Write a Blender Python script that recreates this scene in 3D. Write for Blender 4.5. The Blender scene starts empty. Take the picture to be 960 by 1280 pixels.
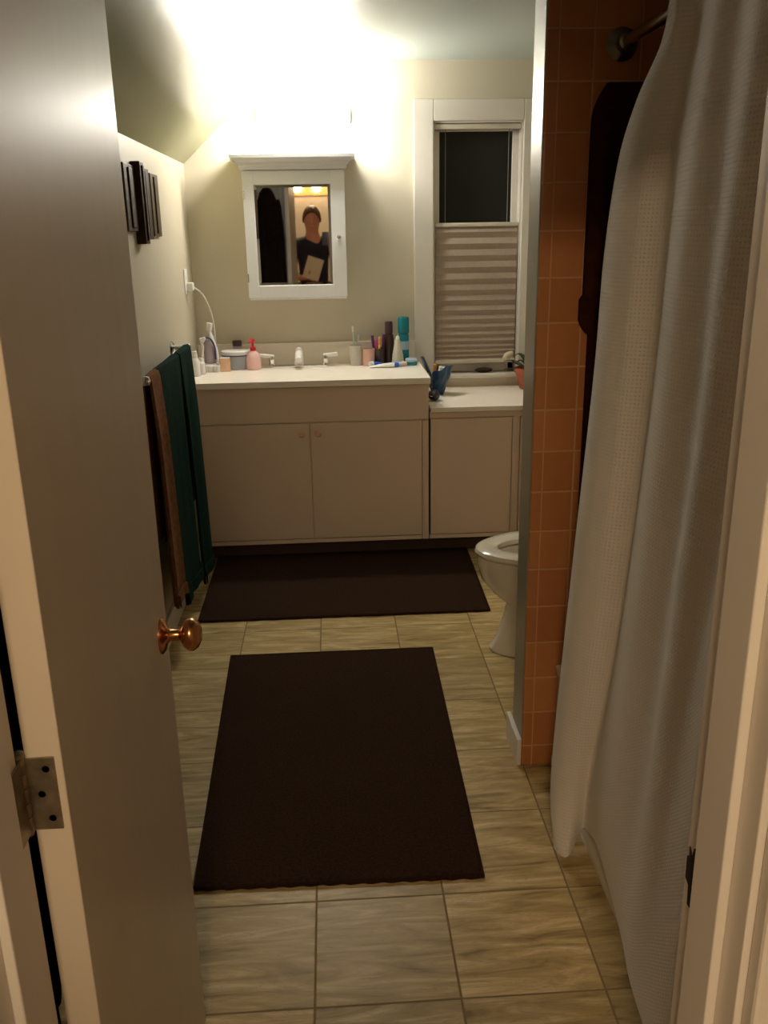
import bpy, bmesh, math, random
from mathutils import Vector, Matrix, noise
random.seed(7)
PI = math.pi
C = bpy.context.scene.collection
S = bpy.context.scene

# ------------------------------------------------------------------ materials
def mat(name, col, rough=0.5, metal=0.0, spec=0.5, bump=None, var=None, trans=0.0, emit=None, coat=0.0, ior=1.45, alpha=1.0, sheen=0.0):
    m = bpy.data.materials.new(name); m.use_nodes = True
    nt = m.node_tree; b = nt.nodes['Principled BSDF']
    b.inputs['Base Color'].default_value = (*col, 1)
    b.inputs['Roughness'].default_value = rough
    b.inputs['Metallic'].default_value = metal
    b.inputs['Specular IOR Level'].default_value = spec
    b.inputs['IOR'].default_value = ior
    b.inputs['Transmission Weight'].default_value = trans
    b.inputs['Coat Weight'].default_value = coat
    b.inputs['Sheen Weight'].default_value = sheen
    if emit:
        b.inputs['Emission Color'].default_value = (*emit[0], 1)
        b.inputs['Emission Strength'].default_value = emit[1]
    tc = nt.nodes.new('ShaderNodeNewGeometry')
    if var:                                   # (scale, amount, stretch)
        n = nt.nodes.new('ShaderNodeTexNoise'); n.inputs['Scale'].default_value = var[0]; n.inputs['Detail'].default_value = 5
        mp = nt.nodes.new('ShaderNodeMapping'); mp.inputs['Scale'].default_value = var[2] if len(var) > 2 else (1, 1, 1)
        nt.links.new(tc.outputs['Position'], mp.inputs[0]); nt.links.new(mp.outputs[0], n.inputs['Vector'])
        r = nt.nodes.new('ShaderNodeValToRGB')
        a = var[1]
        r.color_ramp.elements[0].position = 0.3; r.color_ramp.elements[1].position = 0.7
        r.color_ramp.elements[0].color = (*[max(0, c * (1 - a)) for c in col], 1)
        r.color_ramp.elements[1].color = (*[min(1, c * (1 + a)) for c in col], 1)
        nt.links.new(n.outputs['Fac'], r.inputs[0]); nt.links.new(r.outputs[0], b.inputs['Base Color'])
    if bump:                                  # (scale, strength, distance)
        n = nt.nodes.new('ShaderNodeTexNoise'); n.inputs['Scale'].default_value = bump[0]; n.inputs['Detail'].default_value = 3
        nt.links.new(tc.outputs['Position'], n.inputs['Vector'])
        bp = nt.nodes.new('ShaderNodeBump'); bp.inputs['Strength'].default_value = bump[1]; bp.inputs['Distance'].default_value = bump[2]
        nt.links.new(n.outputs['Fac'], bp.inputs['Height']); nt.links.new(bp.outputs[0], b.inputs['Normal'])
    return m

def mth(nt, op, a, b=None, c=None):
    n = nt.nodes.new('ShaderNodeMath'); n.operation = op
    for i, v in enumerate((a, b, c)):
        if v is None: continue
        if isinstance(v, (int, float)): n.inputs[i].default_value = v
        else: nt.links.new(v, n.inputs[i])
    return n.outputs[0]

def gridline(nt, sock, spacing, offset, width):
    """1 on the joint lines of a grid along one axis, and the running cell number"""
    t = mth(nt, 'DIVIDE', mth(nt, 'SUBTRACT', sock, offset), spacing)
    f = mth(nt, 'FRACT', t)
    d = mth(nt, 'MULTIPLY', mth(nt, 'MINIMUM', f, mth(nt, 'SUBTRACT', 1.0, f)), spacing)
    mr = nt.nodes.new('ShaderNodeMapRange'); mr.interpolation_type = 'SMOOTHSTEP'
    nt.links.new(d, mr.inputs[0])
    mr.inputs[1].default_value = width * 0.35; mr.inputs[2].default_value = width * 0.75
    mr.inputs[3].default_value = 1.0; mr.inputs[4].default_value = 0.0
    return mr.outputs[0], mth(nt, 'FLOOR', t)

def ramp(nt, fac, stops):
    r = nt.nodes.new('ShaderNodeValToRGB')
    e = r.color_ramp.elements
    while len(e) < len(stops): e.new(0.5)
    for i, (p, c) in enumerate(stops): e[i].position = p; e[i].color = (*c, 1)
    nt.links.new(fac, r.inputs[0]); return r.outputs[0]

def mixc(nt, fac, a, b, mode='MIX'):
    n = nt.nodes.new('ShaderNodeMix'); n.data_type = 'RGBA'; n.blend_type = mode
    if isinstance(fac, (int, float)): n.inputs[0].default_value = fac
    else: nt.links.new(fac, n.inputs[0])
    for i, v in ((6, a), (7, b)):
        if isinstance(v, tuple): n.inputs[i].default_value = (*v, 1)
        else: nt.links.new(v, n.inputs[i])
    return n.outputs[2]

def floor_mat():
    m = bpy.data.materials.new('travertine_floor'); m.use_nodes = True; nt = m.node_tree; b = nt.nodes['Principled BSDF']
    g = nt.nodes.new('ShaderNodeNewGeometry'); sx = nt.nodes.new('ShaderNodeSeparateXYZ'); nt.links.new(g.outputs['Position'], sx.inputs[0])
    lx, cx = gridline(nt, sx.outputs[0], 0.305, 0.225, 0.0042); ly, cy = gridline(nt, sx.outputs[1], 0.305, 0.22, 0.0042)
    line = mth(nt, 'MAXIMUM', lx, ly)
    cb = nt.nodes.new('ShaderNodeCombineXYZ'); nt.links.new(cx, cb.inputs[0]); nt.links.new(cy, cb.inputs[1])
    wn = nt.nodes.new('ShaderNodeTexWhiteNoise'); nt.links.new(cb.outputs[0], wn.inputs['Vector'])
    off = nt.nodes.new('ShaderNodeVectorMath'); off.operation = 'SCALE'; nt.links.new(wn.outputs['Color'], off.inputs[0]); off.inputs['Scale'].default_value = 9
    add = nt.nodes.new('ShaderNodeVectorMath'); add.operation = 'ADD'; nt.links.new(g.outputs['Position'], add.inputs[0]); nt.links.new(off.outputs[0], add.inputs[1])
    mp = nt.nodes.new('ShaderNodeMapping'); mp.inputs['Scale'].default_value = (1.0, 6.5, 1); nt.links.new(add.outputs[0], mp.inputs[0])
    n1 = nt.nodes.new('ShaderNodeTexNoise'); n1.inputs['Scale'].default_value = 4.5; n1.inputs['Detail'].default_value = 9; n1.inputs['Roughness'].default_value = 0.62; n1.inputs['Distortion'].default_value = 0.9
    nt.links.new(mp.outputs[0], n1.inputs['Vector'])
    c1 = ramp(nt, n1.outputs['Fac'], [(0.30, (0.20, 0.125, 0.040)), (0.42, (0.37, 0.26, 0.100)), (0.54, (0.49, 0.35, 0.155)), (0.68, (0.66, 0.51, 0.29))])
    n2 = nt.nodes.new('ShaderNodeTexNoise'); n2.inputs['Scale'].default_value = 7; n2.inputs['Detail'].default_value = 8; n2.inputs['Distortion'].default_value = 2.0
    nt.links.new(mp.outputs[0], n2.inputs['Vector'])
    vein = mth(nt, 'ABSOLUTE', mth(nt, 'SUBTRACT', n2.outputs['Fac'], 0.5))
    mr = nt.nodes.new('ShaderNodeMapRange'); nt.links.new(vein, mr.inputs[0]); mr.inputs[1].default_value = 0; mr.inputs[2].default_value = 0.022; mr.inputs[3].default_value = 0.5; mr.inputs[4].default_value = 0
    c2 = mixc(nt, mr.outputs[0], c1, (0.27, 0.19, 0.12))
    tone = nt.nodes.new('ShaderNodeMapRange'); nt.links.new(wn.outputs['Value'], tone.inputs[0]); tone.inputs[3].default_value = 0.84; tone.inputs[4].default_value = 1.08
    sc = nt.nodes.new('ShaderNodeVectorMath'); sc.operation = 'SCALE'; nt.links.new(c2, sc.inputs[0]); nt.links.new(tone.outputs[0], sc.inputs['Scale'])
    c3 = mixc(nt, line, sc.outputs[0], (0.22, 0.15, 0.075))
    nt.links.new(c3, b.inputs['Base Color'])
    b.inputs['Specular IOR Level'].default_value = 0.35; rr = mth(nt, 'MULTIPLY_ADD', line, 0.35, 0.42); nt.links.new(rr, b.inputs['Roughness'])
    bp = nt.nodes.new('ShaderNodeBump'); bp.inputs['Strength'].default_value = 0.5; bp.inputs['Distance'].default_value = 0.002
    h = mth(nt, 'SUBTRACT', mth(nt, 'MULTIPLY', n1.outputs['Fac'], 0.15), line)
    nt.links.new(h, bp.inputs['Height']); nt.links.new(bp.outputs[0], b.inputs['Normal'])
    return m

def tile_mat(axis):
    m = bpy.data.materials.new('caramel_wall_tile'); m.use_nodes = True; nt = m.node_tree; b = nt.nodes['Principled BSDF']
    g = nt.nodes.new('ShaderNodeNewGeometry'); sx = nt.nodes.new('ShaderNodeSeparateXYZ'); nt.links.new(g.outputs['Position'], sx.inputs[0])
    la, ca = gridline(nt, sx.outputs[axis], 0.111, 0.636 if axis == 0 else 0.04, 0.0040)
    lz, cz = gridline(nt, sx.outputs[2], 0.1117, 1.967 - 0.1117 * 17, 0.0040)
    if axis == 0:                                # the rounded edge tile is a narrow strip: drop the regular joint inside it
        past = mth(nt, 'GREATER_THAN', sx.outputs[0], 0.58)
        edge = mth(nt, 'LESS_THAN', mth(nt, 'ABSOLUTE', mth(nt, 'SUBTRACT', sx.outputs[0], 0.5535)), 0.0016)
        la = mth(nt, 'MAXIMUM', mth(nt, 'MULTIPLY', la, past), edge)
    line = mth(nt, 'MAXIMUM', la, lz)
    cb = nt.nodes.new('ShaderNodeCombineXYZ'); nt.links.new(ca, cb.inputs[0]); nt.links.new(cz, cb.inputs[1])
    wn = nt.nodes.new('ShaderNodeTexWhiteNoise'); nt.links.new(cb.outputs[0], wn.inputs['Vector'])
    n = nt.nodes.new('ShaderNodeTexNoise'); n.inputs['Scale'].default_value = 30; nt.links.new(g.outputs['Position'], n.inputs['Vector'])
    f = mth(nt, 'ADD', mth(nt, 'MULTIPLY', wn.outputs['Value'], 0.5), mth(nt, 'MULTIPLY', n.outputs['Fac'], 0.5))
    c = ramp(nt, f, [(0.2, TILE_LO), (0.8, TILE_HI)])
    c = mixc(nt, line, c, (0.60, 0.32, 0.15))
    nt.links.new(c, b.inputs['Base Color'])
    nt.links.new(mth(nt, 'MULTIPLY_ADD', line, 0.5, 0.16), b.inputs['Roughness'])
    bp = nt.nodes.new('ShaderNodeBump'); bp.inputs['Strength'].default_value = 0.6; bp.inputs['Distance'].default_value = 0.0015
    nt.links.new(mth(nt, 'SUBTRACT', 1.0, line), bp.inputs['Height']); nt.links.new(bp.outputs[0], b.inputs['Normal'])
    return m
TILE_LO = (0.46, 0.175, 0.060); TILE_HI = (0.55, 0.225, 0.085)

def curtain_mat():
    m = bpy.data.materials.new('waffle_weave_cloth'); m.use_nodes = True; nt = m.node_tree; b = nt.nodes['Principled BSDF']
    uv = nt.nodes.new('ShaderNodeUVMap'); sx = nt.nodes.new('ShaderNodeSeparateXYZ'); nt.links.new(uv.outputs[0], sx.inputs[0])
    lx, _ = gridline(nt, sx.outputs[0], 0.0085, 0, 0.0055); ly, _ = gridline(nt, sx.outputs[1], 0.0085, 0, 0.0055)
    line = mth(nt, 'MAXIMUM', lx, ly)
    c = mixc(nt, line, (0.76, 0.69, 0.63), (0.88, 0.81, 0.75))
    nt.links.new(c, b.inputs['Base Color']); b.inputs['Roughness'].default_value = 0.85
    b.inputs['Sheen Weight'].default_value = 0.2
    bp = nt.nodes.new('ShaderNodeBump'); bp.inputs['Strength'].default_value = 0.7; bp.inputs['Distance'].default_value = 0.002
    nt.links.new(line, bp.inputs['Height']); nt.links.new(bp.outputs[0], b.inputs['Normal'])
    tr = nt.nodes.new('ShaderNodeBsdfTranslucent'); tr.inputs[0].default_value = (0.6, 0.55, 0.48, 1)
    mx = nt.nodes.new('ShaderNodeMixShader'); mx.inputs[0].default_value = 0.15
    nt.links.new(b.outputs[0], mx.inputs[1]); nt.links.new(tr.outputs[0], mx.inputs[2])
    nt.links.new(mx.outputs[0], nt.nodes['Material Output'].inputs['Surface'])
    return m

def wood_mat(name, lo, hi, axis_scale=(6, 6, 60), rough=0.5):
    m = bpy.data.materials.new(name); m.use_nodes = True; nt = m.node_tree; b = nt.nodes['Principled BSDF']
    g = nt.nodes.new('ShaderNodeNewGeometry'); mp = nt.nodes.new('ShaderNodeMapping'); mp.inputs['Scale'].default_value = axis_scale
    nt.links.new(g.outputs['Position'], mp.inputs[0])
    n = nt.nodes.new('ShaderNodeTexNoise'); n.inputs['Scale'].default_value = 2; n.inputs['Detail'].default_value = 6; n.inputs['Distortion'].default_value = 0.6
    nt.links.new(mp.outputs[0], n.inputs['Vector'])
    nt.links.new(ramp(nt, n.outputs['Fac'], [(0.3, lo), (0.7, hi)]), b.inputs['Base Color'])
    b.inputs['Roughness'].default_value = rough; b.inputs['Specular IOR Level'].default_value = 0.15
    return m

M = {
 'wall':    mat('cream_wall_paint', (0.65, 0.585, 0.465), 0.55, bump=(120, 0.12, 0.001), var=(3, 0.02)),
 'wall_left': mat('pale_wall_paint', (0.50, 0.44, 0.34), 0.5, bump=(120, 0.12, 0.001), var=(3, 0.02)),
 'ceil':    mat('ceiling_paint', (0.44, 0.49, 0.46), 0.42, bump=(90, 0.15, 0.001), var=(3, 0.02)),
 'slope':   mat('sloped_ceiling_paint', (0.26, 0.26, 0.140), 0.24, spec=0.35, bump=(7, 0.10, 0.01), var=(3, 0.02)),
 'trim':    mat('white_trim_paint', (0.74, 0.68, 0.62), 0.35, bump=(60, 0.06, 0.001), var=(4, 0.02)),
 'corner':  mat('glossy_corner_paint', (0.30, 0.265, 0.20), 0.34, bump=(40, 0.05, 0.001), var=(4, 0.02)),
 'door':    mat('door_paint', (0.62, 0.53, 0.43), 0.40, spec=0.4, bump=(14, 0.06, 0.002), var=(5, 0.02, (6, 6, 0.6))),
 'vanity':  mat('vanity_paint', (0.71, 0.555, 0.45), 0.45, bump=(80, 0.05, 0.001), var=(4, 0.02)),
 'counter': mat('cream_counter_laminate', (0.92, 0.84, 0.75), 0.22, var=(300, 0.05)),
 'toekick': mat('dark_toe_kick', (0.06, 0.03, 0.02), 0.7, var=(20, 0.1)),
 'white':   mat('white_cabinet_paint', (0.86, 0.85, 0.87), 0.35, var=(5, 0.01)),
 'porcelain': mat('white_porcelain', (0.74, 0.68, 0.60), 0.12, coat=0.4, var=(4, 0.01)),
 'chrome':  mat('chrome', (0.75, 0.75, 0.75), 0.12, metal=1, var=(30, 0.03)),
 'rod':     mat('aged_steel_rod', (0.28, 0.25, 0.20), 0.28, metal=1, var=(30, 0.12)),
 'brass':   mat('aged_copper_brass', (0.55, 0.25, 0.10), 0.24, metal=1, var=(40, 0.15)),
 'hinge':   mat('worn_hinge_metal', (0.30, 0.25, 0.18), 0.42, metal=0.8, var=(60, 0.3), bump=(80, 0.3, 0.001)),
 'dark':    mat('dark_gap', (0.02, 0.012, 0.008), 0.8, var=(10, 0.1)),
 'mirror':  mat('mirror_glass', (0.82, 0.82, 0.82), 0.02, metal=1, var=(2, 0.005)),
 'bulb':    mat('lit_globe_bulb', (1, 0.95, 0.85), 0.4, emit=((1.0, 0.96, 0.86), 158)),
 'hallbulb': mat('lit_hall_bulb', (1, 0.9, 0.7), 0.4, emit=((1.0, 0.74, 0.44), 30)),
 'dome':    mat('lit_dome_glass', (1, 0.9, 0.75), 0.4, emit=((1.0, 0.76, 0.46), 150)),
 'rug':     mat('dark_brown_rug_pile', (0.040, 0.020, 0.012), 0.95, spec=0.08, bump=(900, 0.9, 0.004), var=(160, 0.35)),
 'green':   mat('dark_green_terry', (0.009, 0.026, 0.018), 0.95, spec=0.05, bump=(500, 0.8, 0.003), var=(60, 0.25)),
 'browntowel': mat('russet_brown_terry', (0.20, 0.09, 0.045), 0.95, spec=0.05, bump=(500, 0.8, 0.003), var=(60, 0.25)),
 'robe':    mat('dark_brown_robe_cloth', (0.022, 0.012, 0.008), 0.95, spec=0.05, bump=(400, 0.6, 0.003), var=(40, 0.25)),
 'maroon':  mat('dark_maroon_terry', (0.045, 0.012, 0.006), 0.95, spec=0.05, bump=(400, 0.8, 0.003), var=(40, 0.25)),
 'blind':   mat('taupe_pleated_fabric', (0.40, 0.31, 0.25), 0.8, bump=(300, 0.2, 0.001), var=(60, 0.05)),
 'blindrail': mat('beige_blind_rail', (0.60, 0.54, 0.44), 0.4, var=(10, 0.03)),
 'cord':    mat('dim_blind_cord', (0.20, 0.19, 0.15), 0.8, var=(10, 0.03)),
 'glass':   mat('night_window_glass', (0.02, 0.02, 0.018), 0.05, var=(3, 0.05)),
 'art':     wood_mat('carved_dark_wood', (0.030, 0.015, 0.007), (0.075, 0.042, 0.018), (30, 30, 5)),
 'artlight': wood_mat('carved_brown_wood', (0.065, 0.042, 0.018), (0.12, 0.08, 0.035), (30, 30, 5)),
 'plastic': mat('white_plastic', (0.80, 0.77, 0.74), 0.35, var=(8, 0.02)),
 'tank':    mat('lilac_grey_tank', (0.42, 0.36, 0.42), 0.25, var=(8, 0.04)),
 'navy':    mat('navy_plastic', (0.04, 0.05, 0.16), 0.4, var=(8, 0.04)),
 'peach':   mat('peach_carton', (0.75, 0.47, 0.30), 0.6, var=(30, 0.12)),
 'bluegrey': mat('blue_grey_tub', (0.38, 0.42, 0.46), 0.4, var=(12, 0.05)),
 'plum':    mat('dark_plum_lid', (0.07, 0.03, 0.04), 0.4, var=(12, 0.05)),
 'pinkliq': mat('pink_lotion_bottle', (0.82, 0.52, 0.50), 0.2, var=(12, 0.05)),
 'red':     mat('red_pump', (0.62, 0.02, 0.03), 0.3, var=(12, 0.05)),
 'frost':   mat('frosted_cup', (0.60, 0.57, 0.52), 0.4, var=(20, 0.05)),
 'pinkcup': mat('pale_pink_ceramic', (0.70, 0.42, 0.34), 0.35, var=(12, 0.04)),
 'purple':  mat('purple_plastic', (0.12, 0.03, 0.14), 0.35, var=(12, 0.05)),
 'darkbot': mat('dark_brown_bottle', (0.05, 0.022, 0.015), 0.25, var=(12, 0.05)),
 'creambot': mat('cream_bottle', (0.62, 0.57, 0.46), 0.35, var=(12, 0.03)),
 'teal':    mat('teal_can', (0.005, 0.20, 0.25), 0.25, var=(12, 0.05)),
 'blue':    mat('bright_blue_plastic', (0.03, 0.10, 0.50), 0.35, var=(12, 0.05)),
 'lightblue': mat('pale_blue_label', (0.35, 0.50, 0.65), 0.35, var=(12, 0.05)),
 'yellow':  mat('yellow_plastic', (0.75, 0.65, 0.05), 0.35, var=(12, 0.05)),
 'magenta': mat('magenta_plastic', (0.65, 0.05, 0.30), 0.35, var=(12, 0.05)),
 'palegreen': mat('pale_green_plastic', (0.45, 0.62, 0.50), 0.35, var=(12, 0.05)),
 'pouch':   mat('blue_vinyl_pouch', (0.010, 0.055, 0.13), 0.28, bump=(60, 0.4, 0.004), var=(40, 0.25)),
 'blackbag': mat('black_vinyl', (0.015, 0.015, 0.022), 0.35, bump=(60, 0.4, 0.004), var=(40, 0.2)),
 'orange':  mat('orange_plastic', (0.70, 0.28, 0.08), 0.4, var=(12, 0.05)),
 'terracotta': mat('terracotta', (0.40, 0.10, 0.05), 0.6, var=(30, 0.15), bump=(60, 0.2, 0.001)),
 'soil':    mat('dark_soil', (0.03, 0.02, 0.012), 0.95, var=(80, 0.4), bump=(90, 0.8, 0.004)),
 'leaf':    mat('dark_leaf', (0.035, 0.045, 0.015), 0.5, var=(40, 0.3)),
 'shell':   mat('pale_shell', (0.60, 0.52, 0.36), 0.5, var=(40, 0.2)),
 'skin':    mat('skin', (0.60, 0.28, 0.18), 0.5, var=(25, 0.06), bump=(200, 0.05, 0.001)),
 'hair':    mat('reddish_brown_hair', (0.12, 0.05, 0.025), 0.6, var=(60, 0.3), bump=(150, 0.6, 0.004)),
 'shirt':   mat('dark_navy_cotton', (0.018, 0.018, 0.034), 0.9, var=(30, 0.15), bump=(50, 0.2, 0.003)),
 'trouser': mat('dark_denim', (0.02, 0.025, 0.04), 0.9, var=(60, 0.2)),
 'shoe':    mat('black_shoe_leather', (0.02, 0.018, 0.016), 0.4, var=(30, 0.1)),
 'phone':   mat('black_phone_case', (0.01, 0.01, 0.012), 0.25, var=(30, 0.05)),
 'paper':   mat('cream_paper', (0.72, 0.60, 0.42), 0.7, var=(20, 0.05)),
 'hallfloor': wood_mat('hall_oak_floor', (0.16, 0.08, 0.035), (0.28, 0.15, 0.07), (8, 1, 1), 0.4),
 'hallwall': mat('hall_wall_paint', (0.34, 0.28, 0.21), 0.6, var=(3, 0.03)),
 'pine':    wood_mat('orange_pine', (0.40, 0.19, 0.06), (0.55, 0.28, 0.10), (3, 20, 20), 0.45),
}
M['floor'] = floor_mat(); M['tile'] = tile_mat(0); M['tile_side'] = tile_mat(1); M['curtain'] = curtain_mat()

# ------------------------------------------------------------------ object helpers
def props(o, label=None, cat=None, group=None, kind=None):
    if label: o['label'] = label
    if cat: o['category'] = cat
    if group: o['group'] = group
    if kind: o['kind'] = kind
    return o

def thing(name, loc, label=None, cat=None, group=None, kind=None):
    o = bpy.data.objects.new(name, None); C.objects.link(o); o.location = loc; o.empty_display_size = 0.05
    return props(o, label, cat, group, kind)

def origin(o):
    v = Vector((0, 0, 0))
    while o: v += o.location; o = o.parent
    return v

def obj(name, bm, m, parent=None, loc=None, smooth=False, bevel=0, sub=0, seg=2):
    """bm holds world coordinates; the object's origin is its parent's (or loc)"""
    if isinstance(bm, list):
        b2 = bmesh.new()
        for x in bm:
            t = bpy.data.meshes.new('t'); x.to_mesh(t); b2.from_mesh(t); bpy.data.meshes.remove(t); x.free()
        bm = b2
    og = origin(parent) if parent else Vector(loc or (0, 0, 0))
    bmesh.ops.translate(bm, verts=bm.verts, vec=-og)
    bmesh.ops.recalc_face_normals(bm, faces=bm.faces)
    me = bpy.data.meshes.new(name); bm.to_mesh(me); bm.free()
    me.materials.append(m)
    if smooth:
        for p in me.polygons: p.use_smooth = True
        try: me.set_sharp_from_angle(angle=math.radians(42))
        except Exception: pass
    o = bpy.data.objects.new(name, me); C.objects.link(o)
    if parent: o.parent = parent
    else: o.location = og
    if bevel:
        b = o.modifiers.new('bevel', 'BEVEL'); b.width = bevel; b.segments = seg; b.limit_method = 'ANGLE'
    if sub:
        s = o.modifiers.new('sub', 'SUBSURF'); s.levels = sub; s.render_levels = sub
    return o

def box(x0, y0, z0, x1, y1, z1):
    bm = bmesh.new(); bmesh.ops.create_cube(bm, size=1)
    for v in bm.verts:
        v.co = Vector(((x0 + x1) / 2 + v.co.x * (x1 - x0), (y0 + y1) / 2 + v.co.y * (y1 - y0), (z0 + z1) / 2 + v.co.z * (z1 - z0)))
    return bm

def rotbm(bm, ang, axis, c):
    bmesh.ops.rotate(bm, verts=bm.verts, cent=Vector(c), matrix=Matrix.Rotation(ang, 3, axis)); return bm

def lathe(prof, c, seg=32, axis='Z', sx=1, sy=1):
    """prof: (radius, height) pairs; axis the way height runs"""
    bm = bmesh.new(); rings = []
    for r, h in prof:
        if r < 1e-5: rings.append([bm.verts.new((0, 0, h))]); continue
        rings.append([bm.verts.new((r * sx * math.cos(2 * PI * i / seg), r * sy * math.sin(2 * PI * i / seg), h)) for i in range(seg)])
    for a, b in zip(rings, rings[1:]):
        for i in range(seg):
            j = (i + 1) % seg
            if len(a) == 1 and len(b) == 1: continue
            if len(a) == 1: bm.faces.new((a[0], b[i], b[j]))
            elif len(b) == 1: bm.faces.new((a[i], a[j], b[0]))
            else: bm.faces.new((a[i], a[j], b[j], b[i]))
    if len(rings[0]) > 1: bm.faces.new(rings[0])
    if len(rings[-1]) > 1: bm.faces.new(rings[-1])
    if axis == 'X': bmesh.ops.rotate(bm, verts=bm.verts, matrix=Matrix.Rotation(PI / 2, 3, 'Y'))
    if axis == '-X': bmesh.ops.rotate(bm, verts=bm.verts, matrix=Matrix.Rotation(-PI / 2, 3, 'Y'))
    if axis == 'Y': bmesh.ops.rotate(bm, verts=bm.verts, matrix=Matrix.Rotation(-PI / 2, 3, 'X'))
    if axis == '-Y': bmesh.ops.rotate(bm, verts=bm.verts, matrix=Matrix.Rotation(PI / 2, 3, 'X'))
    bmesh.ops.translate(bm, verts=bm.verts, vec=Vector(c)); return bm

def tube(pts, r, seg=12, cap=True):
    pts = [Vector(p) for p in pts]; bm = bmesh.new(); rings = []
    up = Vector((0, 0, 1))
    for i, p in enumerate(pts):
        d = (pts[min(i + 1, len(pts) - 1)] - pts[max(i - 1, 0)]).normalized()
        a = d.cross(up)
        if a.length < 0.05: a = d.cross(Vector((1, 0, 0)))
        a.normalize(); b = d.cross(a); rr = r[i] if isinstance(r, (list, tuple)) else r
        rings.append([bm.verts.new(p + (a * math.cos(2 * PI * k / seg) + b * math.sin(2 * PI * k / seg)) * rr) for k in range(seg)])
    for a, b in zip(rings, rings[1:]):
        for k in range(seg): bm.faces.new((a[k], a[(k + 1) % seg], b[(k + 1) % seg], b[k]))
    if cap: bm.faces.new(rings[0]); bm.faces.new(rings[-1])
    return bm

def curve(pts, n=8):
    """Catmull-Rom through the points"""
    P = [Vector(p) for p in pts]; P = [P[0] * 2 - P[1]] + P + [P[-1] * 2 - P[-2]]; out = []
    for i in range(1, len(P) - 2):
        a, b, c, d = P[i - 1:i + 3]
        for k in range(n):
            t = k / n
            out.append(0.5 * ((2 * b) + (c - a) * t + (2 * a - 5 * b + 4 * c - d) * t * t + (3 * b - a - 3 * c + d) * t ** 3))
    out.append(P[-2]); return out

def prism(poly, a0, a1, axis):
    """polygon of 2-D points extruded along axis ('X': points are (y,z); 'Y': (x,z); 'Z': (x,y))"""
    def P(u, v, a): return {'X': (a, u, v), 'Y': (u, a, v), 'Z': (u, v, a)}[axis]
    bm = bmesh.new(); A = [bm.verts.new(P(u, v, a0)) for u, v in poly]; B = [bm.verts.new(P(u, v, a1)) for u, v in poly]
    bm.faces.new(A); bm.faces.new(B)
    for i in range(len(poly)):
        j = (i + 1) % len(poly); bm.faces.new((A[i], A[j], B[j], B[i]))
    return bm

def sheet(fn, nu, nv, thick=0.0, uvfn=None):
    """grid surface fn(u,v) -> Vector with 0..1 parameters, closed to a solid when thick"""
    bm = bmesh.new()
    G = [[Vector(fn(i / nu, j / nv)) for j in range(nv + 1)] for i in range(nu + 1)]
    V = [[bm.verts.new(G[i][j]) for j in range(nv + 1)] for i in range(nu + 1)]
    F = [bm.faces.new((V[i][j], V[i + 1][j], V[i + 1][j + 1], V[i][j + 1])) for i in range(nu) for j in range(nv)]
    if uvfn:
        L = bm.loops.layers.uv.new('UVMap'); idx = {V[i][j]: (i / nu, j / nv) for i in range(nu + 1) for j in range(nv + 1)}
        for f in F:
            for l in f.loops: l[L].uv = uvfn(*idx[l.vert])
    if thick:
        bmesh.ops.recalc_face_normals(bm, faces=bm.faces)
        bmesh.ops.solidify(bm, geom=bm.faces[:], thickness=thick)
    return bm

STR = dict(kind='structure')
def struct(name, bm, m, **k):
    o = obj(name, bm, m, **k); o['kind'] = 'structure'; return o

# ------------------------------------------------------------------ dimensions of the place (metres)
XL, XR = -0.68, 1.37            # side walls
YD, YB = 0.76, 4.62             # bathroom face of the door wall, window wall
HC, ZK, XK = 2.30, 1.853, -0.19 # ceiling, knee-wall height, where the slope meets the ceiling
YH = 0.63                       # hall face of the door wall
JL, JR, JZ = -0.315, 0.355, 1.95
# --- shell
struct('floor', box(XL - 0.1, YH - 0.0, -0.08, XR + 0.1, YB + 0.2, 0), M['floor'])
struct('floor_hall', box(-1.6, -2.2, -0.08, 1.6, YH, -0.001), M['hallfloor'])
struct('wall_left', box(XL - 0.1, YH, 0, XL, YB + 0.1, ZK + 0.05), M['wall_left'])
WX0, WX1, WZ0, WZ1 = 0.53, 0.972, 0.80, 2.03
struct('wall_back', [box(XL - 0.1, YB, 0, WX0, YB + 0.14, HC + 0.1), box(WX1, YB, 0, XR + 0.1, YB + 0.14, HC + 0.1),
                     box(WX0, YB, 0, WX1, YB + 0.14, WZ0), box(WX0, YB, WZ1, WX1, YB + 0.14, HC + 0.1)], M['wall'])
struct('wall_right', box(XR, YD, 0, XR + 0.1, YB + 0.1, HC + 0.1), M['wall'])
struct('wall_front', [box(XL - 0.1, YH, 0, JL - 0.012, YD, HC + 0.1), box(JR + 0.012, YH, 0, XR + 0.1, YD, HC + 0.1),
                      box(JL - 0.012, YH, JZ + 0.012, JR + 0.012, YD, HC + 0.1)], M['wall'])
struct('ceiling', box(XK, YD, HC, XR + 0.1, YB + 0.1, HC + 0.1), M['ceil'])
struct('ceiling_slope', prism([(XL, ZK), (XK, HC), (XK, HC + 0.1), (XL - 0.1, HC + 0.1), (XL - 0.1, ZK)], YD, YB + 0.1, 'Y'), M['slope'])
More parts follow.
